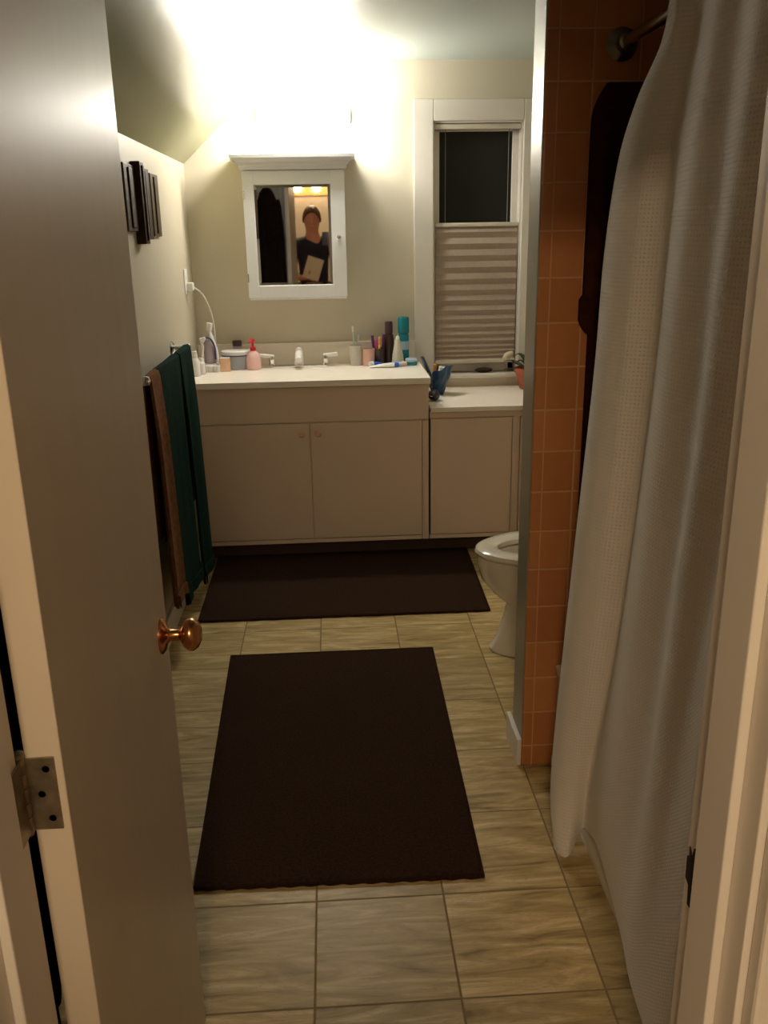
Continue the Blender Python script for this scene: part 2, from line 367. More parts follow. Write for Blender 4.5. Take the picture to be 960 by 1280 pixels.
# hall behind the camera
struct('wall_hall_back', box(-1.6, -2.3, 0, 1.6, -2.2, 2.45), M['hallwall'])
struct('wall_hall_left', box(-1.7, -2.3, 0, -1.6, YH, 2.45), M['hallwall'])
struct('wall_hall_right', box(1.6, -2.3, 0, 1.7, YH, 2.45), M['hallwall'])
struct('wall_hall_front', [box(-1.6, YH - 0.01, 0, JL - 0.08, YH, 2.4), box(JR + 0.08, YH - 0.01, 0, 1.6, YH, 2.4), box(JL - 0.08, YH - 0.01, JZ + 0.08, JR + 0.08, YH, 2.4)], M['hallwall'])
struct('ceiling_hall', box(-1.6, -2.3, 2.4, 1.6, YH, 2.45), M['ceil'])

# --- wing wall between tub and toilet
WW0, WW1, WX = 2.268, 2.396, 0.523
struct('wall_wing', box(WX, WW0, 0, XR, WW1, HC), M['corner'], bevel=0.006, seg=3)
struct('wall_tub_tile', box(WX + 0.001, WW0 - 0.009, 0, XR, WW0, HC), M['tile'], bevel=0.005, seg=3)
struct('wall_tub_side_tile', box(XR - 0.009, YD + 0.009, 0, XR, WW0 - 0.009, HC), M['tile_side'])
struct('wall_tub_front_tile', box(0.62, YD, 0, XR, YD + 0.009, HC), M['tile'])

# baseboards
struct('baseboard_wing', [box(WX - 0.014, WW0 - 0.008, 0, WX, WW1 + 0.03, 0.088)], M['trim'], bevel=0.003)
struct('baseboard_left', box(XL, YD, 0, XL + 0.014, 4.14, 0.10), M['trim'], bevel=0.003)
struct('baseboard_front', box(XL + 0.014, YD, 0, JL - 0.09, YD + 0.014, 0.10), M['trim'], bevel=0.003)
struct('baseboard_right', box(XR - 0.014, WW1, 0, XR, 4.07, 0.10), M['trim'], bevel=0.003)

# ------------------------------------------------------------------ door frame (trim_1)
fr = thing('trim_1', (0.02, (YH + YD) / 2, 0), kind='structure')
obj('jamb', [box(JL - 0.012, YH, 0, JL, YD, JZ), box(JR, YH, 0, JR + 0.012, YD, JZ), box(JL - 0.012, YH, JZ, JR + 0.012, YD, JZ + 0.012)], M['trim'], fr, bevel=0.0015)
obj('door_stop', [box(JL, 0.664, 0, JL + 0.0105, 0.722, JZ), box(JR - 0.0105, 0.664, 0, JR, 0.722, JZ), box(JL, 0.664, JZ - 0.0105, JR, 0.722, JZ)], M['trim'], fr, bevel=0.002)
def casing(y0, y1, w, rv):
    l, r, t = JL - rv, JR + rv, JZ + rv
    return [box(l - w, y0, 0, l, y1, t + w), box(r, y0, 0, r + w, y1, t + w), box(l, y0, t, r, y1, t + w)]
obj('hall_casing', casing(YH - 0.022, YH, 0.085, 0.006), M['trim'], fr, bevel=0.004)
obj('bath_casing', casing(YD, YD + 0.016, 0.085, 0.006), M['trim'], fr, bevel=0.004)
# ragged-edged latch plate on the right jamb
pl = prism([(0.739, 0.846), (0.746, 0.846), (0.748, 0.868), (0.756, 0.872), (0.757, 0.898), (0.752, 0.902), (0.7535, 0.912), (0.7465, 0.903), (0.7425, 0.918), (0.738, 0.918)], JR - 0.0015, JR + 0.001, 'X')
o = obj('strike_plate', pl, M['dark'], fr); o['label'] = 'dark ragged latch plate'

# ------------------------------------------------------------------ the open door (door_1)
dr = thing('door_1', (-0.3, 0.77, 0), kind='structure')
B = Vector((-0.276, 0.772)); F = Vector((-0.3005, 1.424)); d = (F - B).normalized(); n = Vector((-d.y, d.x)) * 0.035
slab = prism([tuple(B), tuple(F), tuple(F + n), tuple(B + n)], 0.012, 1.938, 'Z')
obj('door_slab', slab, M['door'], dr, bevel=0.0015)
kp = B + d * (0.652 - 0.062); ang = math.atan2(-d.x, d.y)
def knobprof():
    return [(0, 0), (0.031, 0), (0.031, 0.003), (0.026, 0.007), (0.014, 0.010), (0.0095, 0.016), (0.009, 0.030), (0.013, 0.034), (0.022, 0.038), (0.0275, 0.046), (0.0275, 0.053), (0.022, 0.061), (0.012, 0.066), (0, 0.067)]
bm = lathe(knobprof(), (kp.x, kp.y, 0.892), 40, 'X'); o = obj('door_knob', bm, M['brass'], dr, smooth=True); o['label'] = 'coppery brass round door knob'
q = kp + n
obj('door_knob', lathe(knobprof(), (q.x, q.y, 0.892), 40, '-X'), M['brass'], dr, smooth=True)
e = F + n * 0.5
obj('latch_plate', box(e.x - 0.0125, e.y - 0.0005, 0.864, e.x + 0.0125, e.y + 0.0014, 0.92), M['brass'], dr)
for hz in (0.22, 1.003, 1.72):
    h = obj('hinge', [box(-0.3125, 0.7695, hz - 0.041, -0.283, 0.7722, hz + 0.041), box(JL, 0.728, hz - 0.041, JL + 0.0022, 0.764, hz + 0.041)], M['hinge'], dr, bevel=0.0006)
    h['label'] = 'worn metal hinge'
    obj('hinge_pin', [lathe([(0.0055, -0.0415 + k * 0.0166), (0.0062, -0.040 + k * 0.0166), (0.0062, -0.0265 + k * 0.0166), (0.0055, -0.0252 + k * 0.0166)], (-0.3165, 0.7695, hz), 16) for k in range(5)] +
        [lathe([(0, -0.048), (0.004, -0.046), (0.0055, -0.0415)], (-0.3165, 0.7695, hz), 16), lathe([(0.0055, 0.0415), (0.0068, 0.043), (0.006, 0.047), (0, 0.049)], (-0.3165, 0.7695, hz), 16)], M['hinge'], h, smooth=True)
    obj('screw', [lathe([(0, -0.0015), (0.0038, -0.001), (0.0038, 0)], (sx_, 0.7695, hz + sz_), 12, '-Y') for sx_, sz_ in ((-0.292, 0.028), (-0.299, 0.0), (-0.292, -0.028))], M['hinge'], h)

# ------------------------------------------------------------------ window (window_1) with casing
wn = thing('window_1', (0.75, YB, WZ0), kind='structure')
cw = 0.097
obj('casing', [box(WX0 - cw, YB - 0.018, 0.765, WX0, YB, WZ1 + cw), box(WX1, YB - 0.018, 0.765, WX1 + cw, YB, WZ1 + cw), box(WX0, YB - 0.018, WZ1, WX1, YB, WZ1 + cw)], M['trim'], wn, bevel=0.004)
obj('jamb_liner', [box(WX0, YB, WZ0, WX0 + 0.008, YB + 0.13, WZ1), box(WX1 - 0.008, YB, WZ0, WX1, YB + 0.13, WZ1), box(WX0, YB, WZ1 - 0.008, WX1, YB + 0.13, WZ1)], M['trim'], wn)
obj('window_stool', box(WX0 - 0.0, YB - 0.035, WZ0 - 0.012, WX1 + 0.0, YB + 0.06, WZ0 + 0.008), M['trim'], wn, bevel=0.004)
a, b_, y0, y1 = WX0 + 0.008, WX1 - 0.008, YB + 0.065, YB + 0.10
obj('sash', [box(a, y0, WZ0 + 0.008, a + 0.03, y1, WZ1 - 0.008), box(b_ - 0.03, y0, WZ0 + 0.008, b_, y1, WZ1 - 0.008), box(a, y0, WZ1 - 0.04, b_, y1, WZ1 - 0.008),
             box(a, y0, WZ0 + 0.008, b_, y1, WZ0 + 0.06), box(a, y0, 1.40, b_, y1, 1.44)], M['trim'], wn, bevel=0.003)
obj('window_pane', box(a + 0.02, YB + 0.08, WZ0 + 0.04, b_ - 0.02, YB + 0.086, WZ1 - 0.02), M['glass'], wn)

# pleated shade pulled down from the top
bx0, bx1, by = WX0 + 0.010, WX1 - 0.010, YB + 0.018
bl = thing('pleated_blind', (0.75, by, 0.86), 'taupe pleated window shade lowered from the top over the lower window', 'window blind')
obj('head_rail', box(bx0 - 0.001, by - 0.016, 1.994, bx1 + 0.001, by + 0.016, 2.018), M['blindrail'], bl, bevel=0.004)
obj('middle_rail', box(bx0, by - 0.015, 1.542, bx1, by + 0.015, 1.562), M['blindrail'], bl, bevel=0.004)
zs = [1.542, 1.517, 1.489, 1.461, 1.433, 1.404, 1.375, 1.346, 1.317, 1.289, 1.261, 1.234, 1.208, 1.182, 1.157, 1.133, 1.110, 1.088, 1.067, 1.047, 1.028, 1.010, 0.993, 0.977, 0.962, 0.948, 0.935, 0.923, 0.911, 0.900, 0.890, 0.881]
front = []; 
for i, z in enumerate(zs):
    front.append((by - (0.013 if i % 2 else 0.004), z))
back = [(y + 2 * (by - y), z) for y, z in reversed(front)]
obj('pleated_fabric', prism(front + back, bx0 + 0.003, bx1 - 0.003, 'X'), M['blind'], bl)
obj('bottom_rail', box(bx0, by - 0.016, 0.860, bx1, by + 0.016, 0.881), M['blindrail'], bl, bevel=0.004)
for cx_ in (0.592, 0.905):
    obj('lift_cord', tube([(cx_, by, 1.556), (cx_, by, 2.0)], 0.0016, 8), M['cord'], bl)

# ------------------------------------------------------------------ vanity
VL, VM, VR, VF = XL + 0.001, 0.447, XR - 0.001, 4.085
vc = thing('vanity_cabinet', (-0.11, 4.35, 0), 'wide beige two-door vanity cabinet under the sink counter', 'cabinet')
obj('body', [box(VL, VF, 0.085, VL + 0.018, YB - 0.001, 0.852), box(VM - 0.018, VF, 0.085, VM, YB - 0.001, 0.852), box(VL, VF, 0.085, VM, YB - 0.001, 0.103),
             box(VL + 0.018, VF, 0.672, VM - 0.018, VF + 0.018, 0.852), box(VL + 0.018, VF, 0.103, VL + 0.05, VF + 0.018, 0.672), box(VM - 0.040, VF, 0.103, VM - 0.018, VF + 0.018, 0.672),
             box(-0.13, VF, 0.103, -0.095, VF + 0.018, 0.672)], M['vanity'], vc, bevel=0.001)
obj('toe_kick', box(VL, 4.15, 0, VM, 4.165, 0.085), M['toekick'], vc)
for (x0, x1, kx) in ((VL + 0.022, -0.1145, -0.150), (-0.1105, 0.4125, -0.074)):
    dd = obj('cabinet_door', box(x0, VF - 0.012, 0.110, x1, VF - 0.0006, 0.678), M['vanity'], vc, bevel=0.0015)
    obj('knob', lathe([(0, 0), (0.006, 0), (0.006, 0.010), (0.013, 0.015), (0.015, 0.021), (0.011, 0.026), (0, 0.0275)], (kx, VF - 0.012, 0.632), 20, '-Y'), M['pinkcup'], dd, smooth=True)
obj('apron_panel', box(VL + 0.002, VF - 0.012, 0.6825, VM - 0.001, VF - 0.0006, 0.852), M['vanity'], vc, bevel=0.0015)
obj('end_stile', box(0.4165, VF - 0.012, 0.087, VM - 0.001, VF - 0.0006, 0.678), M['vanity'], vc, bevel=0.001)
obj('bottom_rail', box(VL + 0.002, VF - 0.012, 0.087, 0.4125, VF - 0.0006, 0.106), M['vanity'], vc, bevel=0.001)

lc = thing('low_cabinet', (0.9, 4.35, 0), 'lower beige cabinet right of the vanity, below the window', 'cabinet')
obj('body', [box(VM + 0.001, VF, 0.085, VR, VF + 0.018, 0.716), box(VM + 0.001, VF, 0.085, VR, YB - 0.001, 0.10), box(VR - 0.018, VF, 0.10, VR, YB - 0.001, 0.716), box(VM + 0.001, VF, 0.1, VM + 0.01, YB - 0.001, 0.716)], M['vanity'], lc, bevel=0.001)
obj('toe_kick', box(VM + 0.001, 4.15, 0, VR, 4.165, 0.085), M['toekick'], lc)
obj('cabinet_door', box(0.455, VF - 0.012, 0.110, 0.843, VF - 0.0006, 0.682), M['vanity'], lc, bevel=0.0015)
obj('cabinet_door', box(0.884, VF - 0.012, 0.110, VR - 0.02, VF - 0.0006, 0.682), M['vanity'], lc, bevel=0.0015)
obj('face_rail', [box(0.451, VF - 0.012, 0.087, VR, VF - 0.0006, 0.106), box(0.451, VF - 0.012, 0.686, VR, VF - 0.0006, 0.715), box(0.847, VF - 0.012, 0.106, 0.880, VF - 0.0006, 0.686)], M['vanity'], lc, bevel=0.001)

# countertop with an oval basin
TZ = 0.880
def counter_with_hole(x0, y0, x1, y1, z0, z1, cx_, cy_, rx, ry, n=64):
    bm = bmesh.new()
    pts = []
    for i in range(n):
        a = 2 * PI * i / n; c, s = math.cos(a), math.sin(a)
        tx = ((x1 - cx_) / c if c > 1e-9 else ((x0 - cx_) / c if c < -1e-9 else 1e9)); ty = ((y1 - cy_) / s if s > 1e-9 else ((y0 - cy_) / s if s < -1e-9 else 1e9))
        t = min(tx, ty); pts.append([cx_ + t * c, cy_ + t * s])
    for X, Y in ((x0, y0), (x1, y0), (x0, y1), (x1, y1)):
        k = min(range(n), key=lambda i: (pts[i][0] - X) ** 2 + (pts[i][1] - Y) ** 2); pts[k] = [X, Y]
    T = [bm.verts.new((p[0], p[1], z1)) for p in pts]; Bv = [bm.verts.new((p[0], p[1], z0)) for p in pts]
    E = [bm.verts.new((cx_ + rx * math.cos(2 * PI * i / n), cy_ + ry * math.sin(2 * PI * i / n), z1)) for i in range(n)]
    E2 = [bm.verts.new((cx_ + rx * math.cos(2 * PI * i / n), cy_ + ry * math.sin(2 * PI * i / n), z0)) for i in range(n)]
    for i in range(n):
        j = (i + 1) % n
        bm.faces.new((T[i], T[j], E[j], E[i])); bm.faces.new((Bv[i], Bv[j], T[j], T[i])); bm.faces.new((E[i], E[j], E2[j], E2[i])); bm.faces.new((E2[i], E2[j], Bv[j], Bv[i]))
    return bm
SX, SY = -0.163, 4.295
ct = thing('countertop', (-0.11, 4.34, 0.853), 'long cream sink countertop running to the left wall', 'countertop')
obj('slab', counter_with_hole(VL, 4.05, VM + 0.006, YB - 0.001, 0.853, TZ, SX, SY, 0.225, 0.155), M['counter'], ct)
struct('trim_2', box(VL, YB - 0.019, TZ, VM - 0.012, YB - 0.001, 0.990), M['counter'], bevel=0.002)
sk = lathe([(1.0, 0.0004), (0.985, 0.0015), (0.955, 0.0), (0.90, -0.02), (0.75, -0.085), (0.45, -0.118), (0.1, -0.125), (0, -0.125)], (0, 0, 0), 64)
for v in sk.verts: v.co = Vector((SX + v.co.x * 0.232, SY + v.co.y * 0.161, TZ + v.co.z))
obj('sink_basin', sk, M['counter'], ct, smooth=True)
obj('drain', lathe([(0.02, 0), (0.022, 0.002), (0.0, 0.003)], (SX, SY, TZ - 0.1245), 20), M['chrome'], ct, smooth=True)
lt = obj('low_countertop', box(VM + 0.0065, 4.05, 0.7165, VR, YB - 0.001, 0.740), M['counter'], loc=(0.9, 4.34, 0.7165), bevel=0.003)
props(lt, 'low cream counter ledge beneath the window', 'countertop')

# faucet: spout and two lever handles
fc = thing('faucet', (-0.163, 4.51, TZ), 'white sink faucet with two lever handles behind the basin', 'faucet')
obj('base_plate', box(-0.30, 4.488, TZ, -0.02, 4.538, TZ + 0.012), M['chrome'], fc, bevel=0.004)
obj('spout', [lathe([(0.024, 0), (0.022, 0.03), (0.019, 0.065), (0.013, 0.085), (0, 0.088)], (-0.163, 4.512, TZ + 0.01), 24), tube(curve([(-0.163, 4.512, TZ + 0.065), (-0.163, 4.46, TZ + 0.066), (-0.163, 4.40, TZ + 0.048)], 5), [0.018] * 9 + [0.0155, 0.015], 16)], M['plastic'], fc, smooth=True)
for s, hx in ((-1, -0.300), (1, -0.030)):
    h = obj('handle', [lathe([(0.017, 0), (0.014, 0.02), (0.017, 0.03), (0.012, 0.045), (0, 0.047)], (hx, 4.513, TZ + 0.01), 20)], M['chrome'], fc, smooth=True)
    obj('lever', rotbm(box(hx - 0.012 if s > 0 else hx - 0.062, 4.503, TZ + 0.045, hx + 0.062 if s > 0 else hx + 0.012, 4.527, TZ + 0.064), -0.10 * s, 'Y', (hx, 4.513, TZ + 0.055)), M['plastic'], h, bevel=0.006, seg=3)

# ------------------------------------------------------------------ things on the counter
def bottle(name, x, y, prof, m, label, cat, group=None, z=TZ, parts=(), sx=1, sy=1):
    t = thing(name, (x, y, z), label, cat, group)
    obj('body', lathe(prof, (x, y, z), 28, sx=sx, sy=sy), m, t, smooth=True)
    for pn, pp, pm in parts: obj(pn, lathe(pp, (x, y, z), 24, sx=sx, sy=sy), pm, t, smooth=True)
    return t
# teal spray can
bottle('spray_can', 0.371, 4.555, [(0, 0), (0.026, 0), (0.027, 0.004), (0.027, 0.140), (0.024, 0.150)], M['teal'], 'tall teal spray can at the right end of the counter', 'spray can',
       parts=(('cap', [(0.0265, 0.152), (0.0285, 0.156), (0.0285, 0.225), (0.025, 0.232), (0, 0.234)], M['teal']), ('label_band', [(0.0275, 0.07), (0.0277, 0.072), (0.0277, 0.11), (0.0275, 0.112)], M['lightblue'])))
bottle('shampoo_bottle', 0.296, 4.560, [(0, 0), (0.027, 0), (0.029, 0.006), (0.028, 0.11), (0.022, 0.142), (0.017, 0.152)], M['darkbot'], 'dark brown shampoo bottle with black cap behind the cream bottle', 'bottle',
       parts=(('cap', [(0.020, 0.153), (0.020, 0.205), (0.017, 0.211), (0, 0.211)], M['plum']),))
bottle('lotion_bottle', 0.336, 4.500, [(0, 0), (0.030, 0), (0.031, 0.008), (0.027, 0.05), (0.017, 0.105), (0.011, 0.128)], M['creambot'], 'cream cone-shaped lotion bottle between dark bottle and teal can', 'bottle',
       parts=(('cap', [(0.010, 0.128), (0.009, 0.142), (0, 0.147)], M['plastic']),))
t = bottle('cream_jar', 0.402, 4.48, [(0, 0), (0.027, 0), (0.029, 0.004), (0.029, 0.018)], M['teal'], 'small round blue jar with pale lid at the counter corner', 'jar',
       parts=(('lid', [(0.030, 0.018), (0.030, 0.030), (0.027, 0.033), (0, 0.033)], M['lightblue']),))
# cup of toothbrushes
bottle('toothbrush_cup', 0.125, 4.52, [(0, 0.004), (0.028, 0), (0.030, 0.006), (0.033, 0.100), (0.030, 0.100), (0.027, 0.008), (0, 0.008)], M['frost'], 'frosted toothbrush cup holding two brushes', 'cup')
def brush(p0, p1, hm, bristle, label):
    p0, p1 = Vector(p0), Vector(p1); dd = p1 - p0
    t = thing('toothbrush', p0, label, 'toothbrush', None)
    obj('handle', tube([p0, p0 + dd * 0.3, p0 + dd * 0.6, p0 + dd * 0.8, p1], [0.004, 0.0055, 0.0045, 0.003, 0.0048], 10), hm, t, smooth=True)
    h = p0 + dd * 0.93
    obj('bristles', box(h.x - 0.0045, h.y - 0.013, h.z - 0.014, h.x + 0.0045, h.y - 0.002, h.z + 0.014), bristle, t, bevel=0.001)
brush((0.125, 4.513, TZ + 0.01), (0.110, 4.512, TZ + 0.195), M['palegreen'], M['plastic'], 'left toothbrush in frosted cup, pale green handle')
brush((0.128, 4.523, TZ + 0.01), (0.141, 4.525, TZ + 0.178), M['plastic'], M['lightblue'], 'right toothbrush in frosted cup, white handle')
bottle('ceramic_tumbler', 0.189, 4.50, [(0, 0.004), (0.026, 0), (0.0285, 0.005), (0.031, 0.085), (0.0285, 0.085), (0.025, 0.008), (0, 0.008)], M['pinkcup'], 'pale pink tumbler right of the toothbrush cup', 'tumbler')
# makeup cup with colourful tubes
bottle('makeup_cup', 0.238, 4.53, [(0, 0.004), (0.030, 0), (0.033, 0.005), (0.036, 0.082), (0.033, 0.082), (0.029, 0.008), (0, 0.008)], M['darkbot'], 'dark holder cup filled with colourful cosmetic tubes', 'cup')
for i, (dx, dy, tx, ty, hh, m_, nm) in enumerate(((-0.016, 0.004, -0.012, 0.0, 0.145, 'purple', 'purple'), (0.004, -0.012, 0.004, -0.004, 0.138, 'yellow', 'yellow'), (-0.004, -0.006, -0.006, -0.004, 0.125, 'magenta', 'magenta'), (0.017, 0.004, 0.014, 0.002, 0.150, 'purple', 'purple'))):
    x, y = 0.238 + dx, 4.53 + dy
    pos = {'purple': ('leftmost' if i == 0 else 'rightmost')}.get(nm)
    t = thing('cosmetic_tube', (x, y, TZ + 0.009), (f'{pos} purple tube standing in dark holder cup' if pos else f'{nm} cosmetic tube standing in dark holder cup'), 'cosmetic tube', 'tubes in the dark holder cup')
    obj('barrel', tube([(x, y, TZ + 0.009), (x + tx * 0.7, y + ty * 0.7, TZ + hh * 0.72)], 0.0065, 12), M[m_], t, smooth=True)
    obj('cap', tube([(x + tx * 0.7, y + ty * 0.7, TZ + hh * 0.72), (x + tx, y + ty, TZ + hh)], 0.0072, 12), M['orange' if nm == 'yellow' else m_], t, smooth=True)
# flat tubes lying
def flat_tube(p0, p1, w, m_, capm, label):
    p0, p1 = Vector(p0), Vector(p1); dd = (p1 - p0); u = dd.normalized(); s = Vector((-u.y, u.x, 0))
    t = thing('toothpaste_tube', (p0 + p1) / 2 - Vector((0, 0, 0)), label, 'toothpaste tube')
    def fn(a, b):
        ww = w * (1 - 0.25 * a); th = 0.004 + 0.022 * math.sin(min(1, a * 1.2) * PI / 2) * 0.8; ph = b * 2 * PI
        return p0 + dd * a * 0.85 + s * (ww * math.cos(ph)) + Vector((0, 0, th / 2 * (1 + math.sin(ph)) + 0.0005))
    bm = sheet(fn, 14, 24); bmesh.ops.remove_doubles(bm, verts=bm.verts, dist=1e-5); bmesh.ops.holes_fill(bm, edges=bm.edges)
    obj('body', bm, m_, t, smooth=True)
    c0 = p0 + dd * 0.85 + Vector((0, 0, 0.0135)); obj('cap', tube([c0, c0 + u * 0.022], [0.0125, 0.011], 16), capm, t, smooth=True)
    return t
flat_tube((0.185, 4.42, TZ), (0.335, 4.405, TZ), 0.022, M['plastic'], M['blue'], 'white toothpaste tube with blue cap lying on the counter')
flat_tube((0.235, 4.46, TZ), (0.375, 4.435, TZ), 0.020, M['lightblue'], M['peach'], 'pale blue tube lying behind the white toothpaste tube')
flat_tube((0.270, 4.465 + 0.045, TZ), (0.195, 4.455, TZ), 0.014, M['blue'], M['plastic'], 'short bright blue tube lying before the cosmetic cup')

# left group
t = thing('pump_bottle', (-0.389, 4.47, TZ), 'pink lotion bottle with red pump left of the faucet', 'bottle')
obj('body', lathe([(0, 0), (0.034, 0), (0.037, 0.006), (0.037, 0.055), (0.030, 0.078), (0.014, 0.090), (0.013, 0.095)], (-0.389, 4.47, TZ), 28), M['pinkliq'], t, smooth=True)
pm_ = obj('pump', lathe([(0.015, 0.092), (0.015, 0.108), (0.006, 0.112), (0.005, 0.135), (0.011, 0.138), (0.011, 0.150), (0, 0.152)], (-0.389, 4.47, TZ), 20), M['red'], t, smooth=True)
obj('nozzle', tube([(-0.389, 4.47, TZ + 0.144), (-0.40, 4.44, TZ + 0.143), (-0.402, 4.43, TZ + 0.136)], [0.006, 0.005, 0.004], 10), M['red'], pm_, smooth=True)
t = thing('wipes_tub', (-0.475, 4.50, TZ), 'blue grey tub with white lid beside the pink pump bottle', 'tub')
obj('body', lathe([(0, 0), (0.068, 0), (0.072, 0.006), (0.074, 0.072)], (-0.475, 4.50, TZ), 36, sx=1.0, sy=0.75), M['bluegrey'], t, smooth=True)
obj('lid', lathe([(0.076, 0.072), (0.077, 0.075), (0.077, 0.088), (0.072, 0.092), (0, 0.093)], (-0.475, 4.50, TZ), 36, sx=1.0, sy=0.75), M['plastic'], t, smooth=True)
obj('rim_band', lathe([(0.0745, 0.066), (0.0755, 0.067), (0.0755, 0.071), (0.0745, 0.072)], (-0.475, 4.50, TZ), 36, sx=1.0, sy=0.75), M['navy'], t, smooth=True)
bottle('lidded_jar', -0.476, 4.577, [(0, 0), (0.020, 0), (0.021, 0.004), (0.021, 0.10), (0.019, 0.105)], M['tank'], 'small jar with dark plum lid behind the blue grey tub', 'jar',
       parts=(('lid', [(0.023, 0.105), (0.024, 0.108), (0.024, 0.128), (0.021, 0.131), (0, 0.131)], M['plum']),))
t = thing('soap_carton', (-0.525, 4.42, TZ), 'small peach carton in front of the blue grey tub', 'carton')
obj('box', rotbm(box(-0.550, 4.40, TZ, -0.500, 4.435, TZ + 0.066), 0.15, 'Z', (-0.525, 4.42, TZ)), M['peach'], t, bevel=0.001)
obj('flap', rotbm(box(-0.549, 4.401, TZ + 0.0665, -0.501, 4.434, TZ + 0.0675), 0.15, 'Z', (-0.525, 4.42, TZ)), M['plastic'], t)
# water flosser with cord to the outlet
wx, wy = -0.598, 4.45
t = thing('water_flosser', (wx, wy, TZ), 'white water flosser with lilac grey tank, plugged in at left', 'water flosser')
obj('base', lathe([(0, 0), (0.052, 0), (0.055, 0.006), (0.052, 0.030), (0.040, 0.040), (0, 0.042)], (wx, wy, TZ), 32, sx=0.85, sy=1.0), M['plastic'], t, smooth=True)
obj('tank', lathe([(0.034, 0.040), (0.036, 0.045), (0.036, 0.135), (0.032, 0.15), (0, 0.152)], (wx, wy, TZ), 32, sx=0.85), M['tank'], t, smooth=True)
ha = obj('handle', tube(curve([(wx + 0.036, wy - 0.02, TZ + 0.05), (wx + 0.032, wy - 0.025, TZ + 0.11), (wx + 0.018, wy - 0.025, TZ + 0.15), (wx + 0.006, wy - 0.02, TZ + 0.20)], 5), [0.009] * 8 + [0.012] * 5 + [0.008] * 3, 14), M['plastic'], t, smooth=True)
obj('band', tube(curve([(wx + 0.030, wy - 0.037, TZ + 0.06), (wx + 0.029, wy - 0.038, TZ + 0.12), (wx + 0.012, wy - 0.038, TZ + 0.158), (wx - 0.012, wy - 0.036, TZ + 0.170)], 5), 0.0045, 10), M['navy'], ha, smooth=True)
obj('tip', tube([(wx + 0.006, wy - 0.02, TZ + 0.20), (wx + 0.010, wy - 0.02, TZ + 0.235)], [0.013, 0.016], 12), M['plastic'], ha, smooth=True)
obj('hose', tube(curve([(wx - 0.028, wy - 0.040, TZ + 0.02), (wx - 0.034, wy - 0.046, TZ + 0.07), (wx - 0.028, wy - 0.040, TZ + 0.12), (wx - 0.034, wy - 0.04, TZ + 0.155), (wx - 0.016, wy - 0.04, TZ + 0.165), (wx - 0.03, wy - 0.044, TZ + 0.145), (wx - 0.038, wy - 0.036, TZ + 0.165)], 6), 0.006, 10), M['plastic'], t, smooth=True)
obj('power_cord', tube(curve([(wx + 0.008, wy + 0.035, TZ + 0.02), (wx + 0.020, wy + 0.075, TZ + 0.12), (wx + 0.012, wy + 0.08, TZ + 0.26), (wx - 0.018, wy + 0.05, TZ + 0.36), (-0.645, 4.40, 1.288)], 8), 0.0035, 8), M['plastic'], t, smooth=True)
# small white bottles at the left end
bottle('spray_bottle', -0.650, 4.285, [(0, 0), (0.019, 0), (0.021, 0.004), (0.021, 0.075), (0.011, 0.088)], M['plastic'], 'small white bottle nearest the green towel on counter', 'bottle', 'little white bottles at the left end of the counter',
       parts=(('cap', [(0.012, 0.088), (0.012, 0.118), (0, 0.120)], M['plastic']),))
bottle('ointment_bottle', -0.628, 4.335, [(0, 0), (0.015, 0), (0.0165, 0.004), (0.0165, 0.055), (0.010, 0.062)], M['plastic'], 'shorter white bottle between water flosser and white spray bottle', 'bottle', 'little white bottles at the left end of the counter',
       parts=(('cap', [(0.011, 0.062), (0.011, 0.080), (0, 0.081)], M['plastic']),))
bottle('pill_jar', -0.562, 4.40, [(0, 0), (0.014, 0), (0.015, 0.003), (0.015, 0.022)], M['plastic'], 'tiny white jar before the water flosser', 'jar',
       parts=(('lid', [(0.016, 0.022), (0.016, 0.032), (0, 0.033)], M['plastic']),))

# outlet on the left wall with plug
t = thing('wall_outlet', (XL, 4.375, 1.315), 'white electrical outlet plate on left wall above counter', 'outlet')
obj('cover_plate', box(XL, 4.338, 1.257, XL + 0.006, 4.412, 1.373), M['plastic'], t, bevel=0.002)
for z_ in (1.277, 1.325): obj('receptacle', box(XL + 0.006, 4.358, z_, XL + 0.009, 4.392, z_ + 0.028), M['plastic'], t, bevel=0.001)
t = thing('power_plug', (XL + 0.009, 4.385, 1.29), 'white adapter plug pushed into the wall outlet', 'plug')
obj('plug_body', box(XL + 0.0095, 4.362, 1.272, XL + 0.036, 4.408, 1.31), M['plastic'], t, bevel=0.004)

# blue pouch on the low counter
px_, py_, pz = 0.528, 4.40, 0.7405
def pouch(u, v):
    a = u * 2 * PI; z = v
    r = 0.030 + 0.034 * z ** 0.8 + 0.010 * math.sin(3 * a + 1) * z + 0.008 * noise.noise(Vector((math.cos(a) * 2, math.sin(a) * 2, v * 4)))
    zz = 0.118 * z * (1 + 0.22 * math.sin(a + 2.2)) + 0.006 * math.sin(5 * a) * z
    return (px_ + 0.9 * r * math.cos(a) + 0.010 * z, py_ + r * math.sin(a), pz + 0.001 + zz)
t = thing('toiletry_pouch', (px_, py_, pz), 'open crumpled blue pouch leaning against the higher counter', 'pouch')
bm = sheet(pouch, 40, 12); bmesh.ops.remove_doubles(bm, verts=bm.verts, dist=1e-5)
low = [v for v in bm.verts if v.co.z < pz + 0.0015]
bmesh.ops.recalc_face_normals(bm, faces=bm.faces); bmesh.ops.solidify(bm, geom=bm.faces[:], thickness=0.003)
obj('bag', [bm, lathe([(0, 0.0), (0.030, 0.0), (0.030, 0.006), (0, 0.006)], (px_, py_, pz), 24)], M['pouch'], t, smooth=True)
obj('flap', sheet(lambda u, v: (px_ - 0.040 - 0.040 * v + 0.006 * math.sin(u * 5), py_ - 0.045 + 0.07 * u * (1 - 0.5 * v), pz + 0.105 + 0.085 * v + 0.006 * math.sin(3 * u)), 12, 8, 0.004), M['pouch'], t, smooth=True)
